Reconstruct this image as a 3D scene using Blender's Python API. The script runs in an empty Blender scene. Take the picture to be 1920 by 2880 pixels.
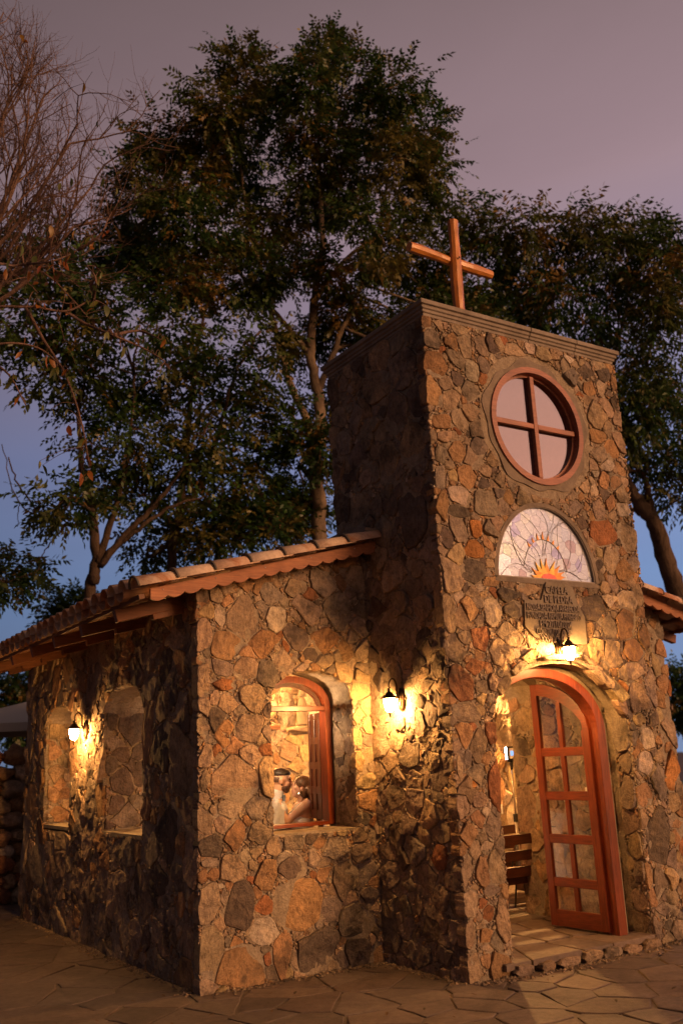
import bpy, bmesh, math, random
import numpy as np
from mathutils import Vector, Matrix, noise as mnoise
from mathutils.geometry import delaunay_2d_cdt

R_ = math.radians
random.seed(7); rng = np.random.default_rng(7)
sc = bpy.context.scene
col = sc.collection

# ------------------------------------------------------------------ camera
CAM = np.array([-3.508672, -7.822136, 1.830520])
FPX, YAW, PITCH, ROLL = 2653.9084, 0.5765092, 0.2543057, -0.0461784
F_ = np.array([math.sin(YAW)*math.cos(PITCH), math.cos(YAW)*math.cos(PITCH), math.sin(PITCH)])
r0 = np.array([math.cos(YAW), -math.sin(YAW), 0.0]); u0 = np.cross(r0, F_)
RT = math.cos(ROLL)*r0 + math.sin(ROLL)*u0
UP = -math.sin(ROLL)*r0 + math.cos(ROLL)*u0
cd = bpy.data.cameras.new('camera'); cam = bpy.data.objects.new('camera', cd); col.objects.link(cam)
cam.matrix_world = Matrix(((RT[0], UP[0], -F_[0], CAM[0]), (RT[1], UP[1], -F_[1], CAM[1]), (RT[2], UP[2], -F_[2], CAM[2]), (0, 0, 0, 1)))
cd.sensor_fit = 'VERTICAL'; cd.sensor_height = 36.0; cd.lens = 36.0*FPX/2880.0
cd.clip_start = 0.05; cd.clip_end = 2000
cd.dof.use_dof = True; cd.dof.focus_distance = 8.6; cd.dof.aperture_fstop = 1.25
sc.camera = cam

# ------------------------------------------------------------------ sky, sun, exposure
SUN_AZ, SUN_EL = R_(23), R_(12)       # sun direction: azimuth from -y towards +x
SD = Vector((math.sin(SUN_AZ)*math.cos(SUN_EL), -math.cos(SUN_AZ)*math.cos(SUN_EL), math.sin(SUN_EL)))
world = bpy.data.worlds.new('World'); sc.world = world; world.use_nodes = True
nt = world.node_tree; nt.nodes.clear()
def wn(t, **k):
    n = nt.nodes.new(t)
    for a_, v_ in k.items(): setattr(n, a_, v_)
    return n
wout = wn('ShaderNodeOutputWorld'); tc = wn('ShaderNodeTexCoord'); sep = wn('ShaderNodeSeparateXYZ')
nt.links.new(tc.outputs['Generated'], sep.inputs[0])
def ramp(stops):
    r = wn('ShaderNodeValToRGB'); el = r.color_ramp.elements
    while len(el) < len(stops): el.new(0.5)
    for e_, (p_, c_) in zip(el, stops): e_.position = p_; e_.color = (*c_, 1)
    return r
# dusk sky: blue earth shadow low, mauve band above it, greyer towards the zenith
anti = ramp([(0.0, (.20, .27, .45)), (.17, (.195, .295, .54)), (.30, (.245, .28, .50)), (.42, (.345, .275, .375)), (.54, (.385, .262, .295)), (.68, (.275, .188, .20)), (1.0, (.11, .09, .10))])
glow = ramp([(0.0, (1.0, .46, .22)), (.12, (1.0, .50, .33)), (.35, (.80, .47, .37)), (.6, (.26, .19, .20)), (1.0, (.085, .075, .095))])
for r in (anti, glow): nt.links.new(sep.outputs['Z'], r.inputs[0])
dot = wn('ShaderNodeVectorMath', operation='DOT_PRODUCT'); dot.inputs[1].default_value = (SD.x, SD.y, 0)
nt.links.new(tc.outputs['Generated'], dot.inputs[0])
mr = wn('ShaderNodeMapRange', interpolation_type='SMOOTHSTEP'); mr.inputs['From Min'].default_value = .5; mr.inputs['From Max'].default_value = .82
nt.links.new(dot.outputs['Value'], mr.inputs['Value'])
mix = wn('ShaderNodeMix', data_type='RGBA'); nt.links.new(mr.outputs[0], mix.inputs['Factor'])
# the sky brightens steadily from the dark left (-x) to the right (+x), as it does across the frame
mx_ = wn('ShaderNodeMapRange'); mx_.inputs['From Min'].default_value = -.45; mx_.inputs['From Max'].default_value = .8; mx_.inputs['To Min'].default_value = .13; mx_.inputs['To Max'].default_value = 1.0
nt.links.new(sep.outputs['X'], mx_.inputs['Value'])
sca = wn('ShaderNodeVectorMath', operation='SCALE'); nt.links.new(anti.outputs[0], sca.inputs[0]); nt.links.new(mx_.outputs[0], sca.inputs['Scale'])
nt.links.new(sca.outputs[0], mix.inputs['A']); nt.links.new(glow.outputs[0], mix.inputs['B'])
# faint streaks of high cloud
cmap = wn('ShaderNodeMapping'); cmap.inputs['Scale'].default_value = (1.0, 1.0, 3.2); nt.links.new(tc.outputs['Generated'], cmap.inputs[0])
cn = wn('ShaderNodeTexNoise'); cn.inputs['Scale'].default_value = 2.2; cn.inputs['Detail'].default_value = 6; cn.inputs['Roughness'].default_value = .55; cn.inputs['Distortion'].default_value = .5; nt.links.new(cmap.outputs[0], cn.inputs['Vector'])
cr = wn('ShaderNodeMapRange'); cr.inputs['From Min'].default_value = .3; cr.inputs['From Max'].default_value = .75; cr.inputs['To Min'].default_value = .93; cr.inputs['To Max'].default_value = 1.10; nt.links.new(cn.outputs['Fac'], cr.inputs['Value'])
csc = wn('ShaderNodeVectorMath', operation='SCALE'); nt.links.new(mix.outputs['Result'], csc.inputs[0]); nt.links.new(cr.outputs[0], csc.inputs['Scale'])
bg = wn('ShaderNodeBackground'); bg.inputs[1].default_value = 1.0; nt.links.new(csc.outputs[0], bg.inputs[0])
nish = wn('ShaderNodeTexSky', sky_type='NISHITA'); nish.sun_disc = False; nish.sun_elevation = R_(2.0); nish.sun_rotation = math.atan2(SD.x, SD.y)
bg2 = wn('ShaderNodeBackground'); bg2.inputs[1].default_value = 0.003; nt.links.new(nish.outputs[0], bg2.inputs[0])
addn = wn('ShaderNodeAddShader'); nt.links.new(bg.outputs[0], addn.inputs[0]); nt.links.new(bg2.outputs[0], addn.inputs[1])
nt.links.new(addn.outputs[0], wout.inputs[0])

sl = bpy.data.lights.new('sun', 'SUN'); sl.energy = 2.65; sl.color = (1.0, .50, .22); sl.angle = R_(20)
so = bpy.data.objects.new('sun', sl); col.objects.link(so); so.rotation_euler = SD.to_track_quat('Z', 'Y').to_euler(); so.location = (0, -20, 10)
sc.view_settings.view_transform = 'Standard'; sc.view_settings.look = 'None'
sc.view_settings.exposure = 0.0; sc.view_settings.gamma = 1.0; sc.view_settings.use_curve_mapping = False
sc.render.engine = 'CYCLES'
sc.cycles.use_denoising = True
sc.cycles.max_bounces = 6; sc.cycles.diffuse_bounces = 3; sc.cycles.glossy_bounces = 3; sc.cycles.transparent_max_bounces = 12
sc.cycles.sample_clamp_indirect = 4.0; sc.cycles.caustics_reflective = False; sc.cycles.caustics_refractive = False

# ------------------------------------------------------------------ helpers
def at(px, d):
    """world point seen at photo pixel px, d metres ahead of the camera"""
    v = F_ + RT*(px[0]-960)/FPX - UP*(px[1]-1440)/FPX
    return CAM + v*d
WLOC = {}
def tag(o, label=None, cat=None, group=None, kind=None):
    for k, v in (('label', label), ('category', cat), ('group', group), ('kind', kind)):
        if v: o[k] = v
    return o
def set_parent(o, p):
    if p is not None:
        o.parent = p; o.matrix_parent_inverse = Matrix.Translation(-Vector(WLOC[p.name]))
def empty(name, loc, label=None, cat=None, group=None, kind=None, parent=None):
    o = bpy.data.objects.new(name, None); col.objects.link(o); o.location = loc; o.empty_display_size = .2
    WLOC[o.name] = tuple(loc); set_parent(o, parent)
    return tag(o, label, cat, group, kind)
def mesh_from(name, V, Fc, mat, C=None, smooth=False, smooth_angle=None):
    V = np.asarray(V, dtype=np.float64)
    me = bpy.data.meshes.new(name)
    me.from_pydata(V.tolist(), [], Fc)
    if mat: me.materials.append(mat)
    if C is not None:
        at_ = me.color_attributes.new('col', 'FLOAT_COLOR', 'POINT')
        C = np.asarray(C, dtype=np.float32)
        if C.ndim == 1: C = np.tile(C, (len(V), 1))
        if C.shape[1] == 3: C = np.concatenate([C, np.ones((len(C), 1), np.float32)], 1)
        at_.data.foreach_set('color', C.astype(np.float32).ravel())
    if smooth: me.polygons.foreach_set('use_smooth', np.ones(len(me.polygons), bool))
    me.update()
    return me
def obj(name, V, Fc, mat, parent=None, C=None, smooth=False, origin=None):
    V = np.asarray(V, dtype=np.float64)
    if origin is None: origin = (V.min(0)+V.max(0))/2
    origin = np.asarray(origin, float)
    me = mesh_from(name, V-origin, Fc, mat, C, smooth)
    o = bpy.data.objects.new(name, me); col.objects.link(o); o.location = origin.tolist()
    WLOC[o.name] = tuple(origin); set_parent(o, parent)
    return o
def children_of(o): return [c for c in bpy.data.objects if c.parent == o]
KIDS = {}
def copy_tree(o, parent=None):
    c = o.copy(); col.objects.link(c); WLOC[c.name] = WLOC[o.name]
    if parent is not None: c.parent = parent; c.matrix_parent_inverse = o.matrix_parent_inverse.copy()
    for ch in list(o.children): copy_tree(ch, c)
    return c

class MB:
    """collects shapes into ONE mesh"""
    def __init__(s): s.V = []; s.F = []; s.C = []; s.n = 0
    def add(s, V, Fc, c=None):
        V = np.asarray(V, float); s.V.append(V); b = s.n
        s.F.extend([tuple(i+b for i in f) for f in Fc]); s.n += len(V)
        s.C.append(np.tile(np.array(c if c is not None else (1, 1, 1), float), (len(V), 1)))
        return s
    def box(s, cx, size, ax=None, c=None, taper=1.0):
        """box centred at cx, full size, ax = 3 axis vectors"""
        A = np.eye(3) if ax is None else np.array([np.array(a)/np.linalg.norm(a) for a in ax])
        h = np.array(size)/2; P = []
        for z in (-1, 1):
            t = taper if z > 0 else 1
            for (x, y) in ((-1, -1), (1, -1), (1, 1), (-1, 1)): P.append(np.array(cx)+A[0]*h[0]*x*t+A[1]*h[1]*y*t+A[2]*h[2]*z)
        return s.add(P, [(3, 2, 1, 0), (4, 5, 6, 7), (0, 1, 5, 4), (1, 2, 6, 5), (2, 3, 7, 6), (3, 0, 4, 7)], c)
    def tube(s, pts, rad, n=8, c=None, cap=True, rb=None, axis=None, wob=0.0):
        pts = np.asarray(pts, float); k = len(pts)
        rad = np.full(k, rad) if np.isscalar(rad) else np.asarray(rad, float)
        rb = rad if rb is None else (np.full(k, rb) if np.isscalar(rb) else np.asarray(rb, float))
        T = np.gradient(pts, axis=0); T /= np.linalg.norm(T, axis=1)[:, None]+1e-12
        a = np.array(axis, float) if axis is not None else (np.array([0, 0, 1.]) if abs(T[0][2]) < .9 else np.array([1., 0, 0]))
        V = []
        for i in range(k):
            a1 = a-T[i]*(a@T[i]); a1 /= np.linalg.norm(a1)+1e-12; b1 = np.cross(T[i], a1)
            if axis is None: a = a1
            for j in range(n):
                th = 2*math.pi*j/n; w = 1+wob*(random.random()-.5)
                V.append(pts[i]+(a1*math.cos(th)*rad[i]+b1*math.sin(th)*rb[i])*w)
        Fc = [(i*n+j, i*n+(j+1) % n, (i+1)*n+(j+1) % n, (i+1)*n+j) for i in range(k-1) for j in range(n)]
        if cap: Fc += [tuple(range(n-1, -1, -1)), tuple((k-1)*n+j for j in range(n))]
        return s.add(V, Fc, c)
    def lathe(s, base, prof, n=16, axis=(0, 0, 1), c=None, cap=True):
        ax = np.array(axis, float); ax /= np.linalg.norm(ax)
        a = np.array([1., 0, 0]) if abs(ax[0]) < .9 else np.array([0, 1., 0]); a -= ax*(a@ax); a /= np.linalg.norm(a); b = np.cross(ax, a)
        V = [np.array(base)+ax*h+(a*math.cos(2*math.pi*j/n)+b*math.sin(2*math.pi*j/n))*r for r, h in prof for j in range(n)]
        k = len(prof)
        Fc = [(i*n+j, i*n+(j+1) % n, (i+1)*n+(j+1) % n, (i+1)*n+j) for i in range(k-1) for j in range(n)]
        if cap: Fc += [tuple(range(n-1, -1, -1)), tuple((k-1)*n+j for j in range(n))]
        return s.add(V, Fc, c)
    def prism(s, poly, O, U, Vv, depth, N=None, c=None):
        """2-D polygon (ccw) in plane O,U,V extruded along N by depth"""
        O, U, Vv = map(lambda q: np.array(q, float), (O, U, Vv)); N = np.cross(U, Vv) if N is None else np.array(N, float)
        n = len(poly); A = [O+U*p[0]+Vv*p[1] for p in poly]; B = [p+N*depth for p in A]
        return s.add(A+B, [tuple(range(n-1, -1, -1)), tuple(range(n, 2*n))]+[(i, (i+1) % n, n+(i+1) % n, n+i) for i in range(n)], c)
    def band(s, outer, inner, O, U, Vv, depth, c=None, closed=False):
        """strip between two polylines of equal length, extruded"""
        O, U, Vv = map(lambda q: np.array(q, float), (O, U, Vv)); N = np.cross(U, Vv); n = len(outer)
        P = [O+U*p[0]+Vv*p[1] for p in outer]+[O+U*p[0]+Vv*p[1] for p in inner]; Q = [p+N*depth for p in P]
        Fc = []; m = 2*n
        for i in range(n if closed else n-1):
            j = (i+1) % n
            Fc += [(i, j, n+j, n+i), (m+i, m+n+i, m+n+j, m+j), (i, m+i, m+j, j), (n+i, n+j, m+n+j, m+n+i)]
        if not closed: Fc += [(0, n, m+n, m), (n-1, m+n-1, m+2*n-1, 2*n-1)]
        return s.add(P+Q, Fc, c)
    def ell(s, cx, r, ax=None, n=12, m=8, c=None):
        A = np.eye(3) if ax is None else np.array([np.array(a)/np.linalg.norm(a) for a in ax])
        V = [np.array(cx)+A[2]*r[2]]
        for i in range(1, m):
            ph = math.pi*i/m
            for j in range(n):
                th = 2*math.pi*j/n
                V.append(np.array(cx)+A[0]*r[0]*math.sin(ph)*math.cos(th)+A[1]*r[1]*math.sin(ph)*math.sin(th)+A[2]*r[2]*math.cos(ph))
        V.append(np.array(cx)-A[2]*r[2]); L = len(V)-1
        Fc = [(0, 1+j, 1+(j+1) % n) for j in range(n)]
        for i in range(m-2):
            for j in range(n): Fc.append((1+i*n+j, 1+(i+1)*n+j, 1+(i+1)*n+(j+1) % n, 1+i*n+(j+1) % n))
        Fc += [(L, 1+(m-2)*n+(j+1) % n, 1+(m-2)*n+j) for j in range(n)]
        return s.add(V, Fc, c)
    def build(s, name, mat, parent=None, smooth=False, col_=False, origin=None):
        return obj(name, np.concatenate(s.V), s.F, mat, parent, np.concatenate(s.C) if col_ else None, smooth, origin)
def bevel(o, w=.006, seg=2):
    m = o.modifiers.new('bevel', 'BEVEL'); m.width = w; m.segments = seg; m.limit_method = 'ANGLE'; m.angle_limit = R_(40); return o

# ------------------------------------------------------------------ materials
class NM:
    def __init__(s, name):
        s.m = bpy.data.materials.new(name); s.m.use_nodes = True; s.t = s.m.node_tree; s.t.nodes.clear()
        s.out = s.n('ShaderNodeOutputMaterial'); s.b = s.n('ShaderNodeBsdfPrincipled'); s.l(s.b.outputs[0], s.out.inputs[0])
    def n(s, t, **k):
        x = s.t.nodes.new(t)
        for a, v in k.items(): setattr(x, a, v)
        return x
    def l(s, a, b): s.t.links.new(a, b)
    def val(s, sock, v):
        if hasattr(v, 'node'): s.l(v, sock)
        else: sock.default_value = v
    def coord(s, kind='Object', scale=(1, 1, 1), world=False):
        if world: o = s.n('ShaderNodeNewGeometry').outputs['Position']
        else: o = s.n('ShaderNodeTexCoord').outputs[kind]
        mp = s.n('ShaderNodeMapping'); mp.inputs['Scale'].default_value = scale; s.l(o, mp.inputs[0]); return mp.outputs[0]
    def noise(s, vec, scale, detail=6, rough=.6, dist=0):
        x = s.n('ShaderNodeTexNoise'); x.inputs['Scale'].default_value = scale; x.inputs['Detail'].default_value = detail
        x.inputs['Roughness'].default_value = rough; x.inputs['Distortion'].default_value = dist; s.l(vec, x.inputs['Vector']); return x.outputs['Fac']
    def ramp(s, fac, stops):
        r = s.n('ShaderNodeValToRGB'); el = r.color_ramp.elements
        while len(el) < len(stops): el.new(.5)
        for e, (p, c) in zip(el, stops): e.position = p; e.color = (*c, 1) if len(c) == 3 else c
        s.l(fac, r.inputs[0]); return r.outputs[0]
    def mix(s, fac, a, b, mode='MIX'):
        x = s.n('ShaderNodeMix', data_type='RGBA', blend_type=mode)
        s.val(x.inputs['Factor'], fac)
        for k, v in (('A', a), ('B', b)):
            if hasattr(v, 'node'): s.l(v, x.inputs[k])
            else: x.inputs[k].default_value = (*v, 1)
        return x.outputs['Result']
    def math(s, op, a, b=0.0):
        x = s.n('ShaderNodeMath', operation=op); s.val(x.inputs[0], a); s.val(x.inputs[1], b); return x.outputs[0]
    def attr(s, name='col'): return s.n('ShaderNodeVertexColor', layer_name=name).outputs[0]
    def bump(s, h, strength=.5, dist=.02, prev=None):
        x = s.n('ShaderNodeBump'); x.inputs['Strength'].default_value = strength; x.inputs['Distance'].default_value = dist
        s.l(h, x.inputs['Height'])
        if prev is not None: s.l(prev, x.inputs['Normal'])
        s.l(x.outputs[0], s.b.inputs['Normal']); return x.outputs[0]
    def base(s, c): s.val(s.b.inputs['Base Color'], c if hasattr(c, 'node') else (*c, 1)); return s
    def rough(s, v): s.val(s.b.inputs['Roughness'], v); return s
    def spec(s, v): s.b.inputs['Specular IOR Level'].default_value = v; return s

def mat_stone(name, use_attr=True, base=(.3, .23, .16), relief=1.0):
    m = NM(name); p = m.coord(world=True)
    c = m.attr() if use_attr else None
    if c is None: c = m.mix(1.0, base, base)
    n1 = m.noise(p, 5, 8, .7, .6); n2 = m.noise(p, 22, 8, .7); n3 = m.noise(p, 90, 5, .7); n4 = m.noise(p, 2.2, 4, .6)
    c1 = m.mix(.75, c, m.ramp(n1, [(.28, (.42, .36, .33)), (.5, (.95, .93, .9)), (.72, (1.45, 1.3, 1.1))]), 'MULTIPLY')
    c2 = m.mix(.65, c1, m.ramp(n2, [(.32, (.45, .42, .4)), (.52, (1, 1, 1)), (.7, (1.35, 1.3, 1.22))]), 'MULTIPLY')
    c3 = m.mix(.5, c2, m.ramp(n3, [(.3, (.55, .53, .5)), (.6, (1.2, 1.2, 1.2))]), 'MULTIPLY')
    st = m.noise(m.coord(world=True, scale=(1, 1, .28)), 30, 6, .65, 1.5); c3 = m.mix(.55, c3, m.ramp(st, [(.34, (.5, .44, .4)), (.5, (1, 1, 1)), (.68, (1.25, 1.18, 1.1))]), 'MULTIPLY')
    # black lichen crust
    lich = m.ramp(m.math('ADD', m.math('MULTIPLY', n4, .6), m.math('MULTIPLY', n2, .4)), [(.52, (0, 0, 0)), (.60, (.7, .7, .7))])
    c4 = m.mix(lich, c3, (.045, .036, .03))
    m.base(c4).rough(.92).spec(.25)
    b = m.bump(n1, .9*relief, .045); b = m.bump(st, .5*relief, .012, b); b = m.bump(n2, 1.0*relief, .018, b); m.bump(n3, .7*relief, .005, b)
    return m.m
M = {}
M['stone'] = mat_stone('rubble stone')
def mat_mortar():
    m = NM('rough mortar'); p = m.coord(world=True)
    n1 = m.noise(p, 9, 8, .7, .4); n2 = m.noise(p, 45, 7, .75); n3 = m.noise(p, 160, 4, .7)
    c = m.ramp(n1, [(.3, (.24, .185, .14)), (.5, (.36, .29, .215)), (.7, (.47, .39, .30))])
    c = m.mix(.6, c, m.ramp(n2, [(.3, (.45, .43, .4)), (.65, (1.3, 1.28, 1.2))]), 'MULTIPLY')
    m.base(c).rough(.95).spec(.15)
    b = m.bump(n1, .8, .03); b = m.bump(n2, 1.0, .014, b); m.bump(n3, .6, .004, b); return m.m
M['mortar'] = mat_mortar()
def mat_plaster(name, c0, c1, bump=.4):
    m = NM(name); p = m.coord(world=True); n1 = m.noise(p, 4, 8, .65, .5); n2 = m.noise(p, 40, 6, .7)
    m.base(m.mix(.4, m.ramp(n1, [(.3, c0), (.7, c1)]), m.ramp(n2, [(.3, (.6, .6, .6)), (.7, (1.25, 1.25, 1.25))]), 'MULTIPLY')).rough(.9).spec(.2)
    b = m.bump(n1, bump, .02); m.bump(n2, bump, .006, b); return m.m
M['plaster'] = mat_plaster('smoothed cement plaster', (.2, .16, .11), (.36, .30, .21), .35)
M['cement'] = mat_plaster('grey brown cement render', (.17, .135, .105), (.30, .24, .185), .6)
M['cornice'] = mat_plaster('weathered cast cement', (.19, .155, .125), (.34, .285, .235), .35)
M['plaque'] = mat_plaster('plaque cement', (.2, .16, .115), (.31, .255, .185), .35)
def mat_wood(name, c0, c1, axis='z', rough=.35, sc_=1.0, coat=.0):
    m = NM(name); s = {'x': (1.2, 14, 14), 'y': (14, 1.2, 14), 'z': (14, 14, 1.2)}[axis]
    p = m.coord(world=True, scale=tuple(q*sc_ for q in s)); p2 = m.coord(world=True)
    n1 = m.noise(p, 1.6, 8, .65, 1.2); n2 = m.noise(p, 7, 6, .6); n3 = m.noise(p2, 3, 5, .6)
    c = m.ramp(n1, [(.3, c0), (.7, c1)]); c = m.mix(.55, c, m.ramp(n2, [(.32, (.5, .45, .42)), (.6, (1.15, 1.12, 1.1))]), 'MULTIPLY')
    c = m.mix(.45, c, m.ramp(n3, [(.35, (.55, .5, .48)), (.6, (1.15, 1.15, 1.15))]), 'MULTIPLY')
    m.base(c).rough(m.math('ADD', m.math('MULTIPLY', n2, .25), rough-.1)).spec(.45); m.b.inputs['Coat Weight'].default_value = coat; m.b.inputs['Coat Roughness'].default_value = .2
    m.bump(n2, .25, .004); return m.m
RED0, RED1 = (.11, .018, .004), (.26, .050, .011)
M['wood_z'] = mat_wood('varnished red hardwood upright', RED0, RED1, 'z', .32, coat=.35)
M['wood_x'] = mat_wood('varnished red hardwood across', RED0, RED1, 'x', .32, coat=.35)
M['wood_y'] = mat_wood('varnished red hardwood deep', RED0, RED1, 'y', .32, coat=.35)
M['round_wood'] = mat_wood('pinkish varnished hardwood ring', (.26, .085, .045), (.40, .15, .085), 'x', .45, .5, coat=.2)
M['fascia'] = mat_wood('orange brown fascia timber', (.26, .092, .040), (.44, .19, .088), 'x', .6)
M['rafter'] = mat_wood('orange brown rafter timber', (.15, .052, .018), (.27, .105, .038), 'x', .6)
M['batten'] = mat_wood('dark roof batten timber', (.10, .042, .018), (.2, .085, .035), 'y', .6)
M['pew'] = mat_wood('dark red pew timber', (.06, .016, .007), (.13, .036, .013), 'x', .4, coat=.2)
M['dark_wood'] = mat_wood('dark shutter timber', (.05, .013, .005), (.115, .032, .011), 'z', .4, coat=.15)
M['log'] = mat_wood('golden varnished log', (.40, .13, .022), (.74, .29, .055), 'z', .42, .8, coat=.3)
M['log_x'] = mat_wood('golden varnished log across', (.44, .15, .026), (.76, .31, .06), 'x', .42, .8, coat=.3)
def mat_tile():
    m = NM('fired clay tile'); p = m.coord(world=True); n1 = m.noise(p, 3.5, 7, .6, .8); n2 = m.noise(p, 28, 6, .7); n3 = m.noise(p, 120, 4, .6)
    c = m.mix(m.ramp(n1, [(.5, (0, 0, 0)), (.66, (.85, .85, .85))]), m.attr(), (.36, .125, .04))
    c = m.mix(.6, c, m.ramp(n2, [(.3, (.62, .58, .55)), (.62, (1.12, 1.12, 1.12))]), 'MULTIPLY')
    m.base(c).rough(.8).spec(.25); b = m.bump(n2, .3, .006); m.bump(n3, .25, .002, b); return m.m
M['tile'] = mat_tile()
def plain(name, c, rough=.6, metal=0.0, spec=.5, bump=0, bs=60):
    m = NM(name); m.base(c).rough(rough).spec(spec); m.b.inputs['Metallic'].default_value = metal
    if bump: m.bump(m.noise(m.coord(world=True), bs, 5, .6), bump, .004)
    return m.m
M['bronze'] = plain('dark bronze metal', (.055, .034, .02), .42, .7, .5, .3)
M['steel'] = plain('brushed aluminium', (.55, .54, .52), .3, .9)
M['black'] = plain('black plastic', (.012, .012, .014), .45)
M['white_plastic'] = plain('white plastic plate', (.75, .72, .66), .4)
M['lead'] = plain('lead came', (.22, .19, .17), .5, .4)
def emit(name, c, s, base=(1, 1, 1)):
    m = NM(name); m.base(base); m.b.inputs['Emission Color'].default_value = (*c, 1); m.b.inputs['Emission Strength'].default_value = s; m.rough(.4); return m.m

M['led'] = emit('lit led panel', (.86, .93, 1.0), 30.0)
M['screen'] = emit('small blue display', (.25, .5, 1.0), 1.3, (.02, .02, .03))
M['led_red'] = emit('red pilot light', (1, .05, .02), 3.0)
def mat_glass(name, refl, tint=(1, 1, 1), rough=.02, rc=(1, 1, 1)):
    m = NM(name); t = m.n('ShaderNodeBsdfTransparent'); t.inputs[0].default_value = (*tint, 1)
    g = m.n('ShaderNodeBsdfGlossy'); g.inputs['Roughness'].default_value = rough; g.inputs[0].default_value = (*rc, 1)
    mx = m.n('ShaderNodeMixShader'); lw = m.n('ShaderNodeLayerWeight'); lw.inputs[0].default_value = .35
    m.l(m.math('MINIMUM', m.math('ADD', m.math('MULTIPLY', lw.outputs['Fresnel'], .25), refl), 1.0), mx.inputs[0])
    m.l(t.outputs[0], mx.inputs[1]); m.l(g.outputs[0], mx.inputs[2]); m.l(mx.outputs[0], m.out.inputs[0])
    nz = m.noise(m.coord(world=True), 2.5, 2, .5); bp = m.n('ShaderNodeBump'); bp.inputs['Strength'].default_value = .06; bp.inputs['Distance'].default_value = .02
    m.l(nz, bp.inputs['Height']); m.l(bp.outputs[0], g.inputs['Normal'])
    return m.m
M['pane'] = mat_glass('clear window glass', .012)
M['round_pane'] = mat_glass('mirrored window glass', .50, (.75, .72, .7), .02, (1.0, .84, .80))
def mat_stained():
    m = NM('rippled stained glass'); c = m.attr(); p = m.coord(world=True, scale=(1, 1, 2.2)); n = m.noise(p, 26, 4, .6, .5)
    m.base(m.mix(.35, c, m.ramp(n, [(.35, (.7, .7, .7)), (.6, (1.1, 1.1, 1.1))]), 'MULTIPLY')).rough(.3).spec(.9)
    m.b.inputs['Roughness'].default_value = .35
    tr = m.n('ShaderNodeBsdfTranslucent'); m.l(c, tr.inputs[0]); mx = m.n('ShaderNodeMixShader'); mx.inputs[0].default_value = .07
    gl = m.n('ShaderNodeBsdfGlossy'); gl.inputs['Roughness'].default_value = .09; m.l(m.mix(1.0, (1.35, 1.6, 1.75), c, 'MULTIPLY'), gl.inputs[0]); mg = m.n('ShaderNodeMixShader'); mg.inputs[0].default_value = .55
    bp = m.n('ShaderNodeBump'); bp.inputs['Strength'].default_value = .22; bp.inputs['Distance'].default_value = .012; m.l(n, bp.inputs['Height']); m.l(bp.outputs[0], gl.inputs['Normal'])
    m.l(m.b.outputs[0], mx.inputs[1]); m.l(tr.outputs[0], mx.inputs[2]); m.l(mx.outputs[0], mg.inputs[1]); m.l(gl.outputs[0], mg.inputs[2]); m.l(mg.outputs[0], m.out.inputs[0])
    m.bump(n, .5, .01); return m.m
M['stained'] = mat_stained()
def mat_leaf():
    m = NM('foliage'); c = m.attr(); d = m.n('ShaderNodeBsdfDiffuse'); t = m.n('ShaderNodeBsdfTranslucent'); g = m.n('ShaderNodeBsdfGlossy'); g.inputs['Roughness'].default_value = .45
    m.l(c, d.inputs[0]); m.l(c, t.inputs[0]); a = m.n('ShaderNodeMixShader'); a.inputs[0].default_value = .3; m.l(d.outputs[0], a.inputs[1]); m.l(t.outputs[0], a.inputs[2])
    b = m.n('ShaderNodeMixShader'); b.inputs[0].default_value = .04; m.l(a.outputs[0], b.inputs[1]); m.l(g.outputs[0], b.inputs[2]); m.l(b.outputs[0], m.out.inputs[0]); return m.m
M['leaf'] = mat_leaf()
def mat_bark(name, c0, c1):
    m = NM(name); p = m.coord(world=True, scale=(1, 1, .35)); n1 = m.noise(p, 9, 8, .7, .8); n2 = m.noise(m.coord(world=True), 2, 4, .6)
    m.base(m.mix(.6, m.ramp(n1, [(.3, c0), (.7, c1)]), m.ramp(n2, [(.35, (.55, .52, .5)), (.65, (1.3, 1.3, 1.25))]), 'MULTIPLY')).rough(.9).spec(.2); m.bump(n1, 1.0, .07); return m.m
M['bark'] = mat_bark('brown bark', (.055, .038, .028), (.16, .11, .08))
M['pale_bark'] = mat_bark('pale grey bark', (.16, .12, .085), (.33, .25, .18))
M['twig'] = mat_bark('reddish bare twigs', (.12, .075, .06), (.27, .17, .135))
def mat_slab():
    m = NM('sandstone paving'); p = m.coord(world=True); c = m.attr(); n1 = m.noise(p, 2.5, 8, .65, .5); n2 = m.noise(p, 18, 8, .7); n3 = m.noise(p, 110, 4, .7)
    c = m.mix(1.0, c, (.62, .60, .62), 'MULTIPLY'); c = m.mix(.7, c, m.ramp(n1, [(.3, (.5, .47, .45)), (.7, (1.3, 1.25, 1.2))]), 'MULTIPLY'); c = m.mix(.6, c, m.ramp(n2, [(.3, (.55, .53, .5)), (.65, (1.2, 1.2, 1.2))]), 'MULTIPLY')
    m.base(c).rough(.8).spec(.3); b = m.bump(n1, .5, .03); b = m.bump(n2, .5, .01, b); m.bump(n3, .35, .003, b); return m.m
M['slab'] = mat_slab()
M['joint'] = mat_plaster('paving mortar', (.13, .10, .078), (.2, .16, .125), .6)
M['soil'] = mat_plaster('dry earth', (.10, .07, .045), (.19, .135, .09), .8)
M['lip'] = mat_plaster('grey tile mortar', (.10, .085, .075), (.17, .145, .125), .5)
M['canvas'] = plain('pale canvas', (.5, .44, .36), .9, 0, .2, .2)
M['grass'] = plain('grass blades', (.05, .085, .025), .8, 0, .2)
M['ceiling'] = mat_wood('ceiling boards', (.2, .08, .03), (.36, .16, .06), 'x', .6)
COLS = dict(o=(.42, .26, .145), t=(.42, .315, .22), g=(.32, .255, .20), d=(.18, .14, .115), r=(.36, .165, .085), p=(.54, .45, .35), y=(.46, .35, .21), O=(.56, .27, .095))

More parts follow.
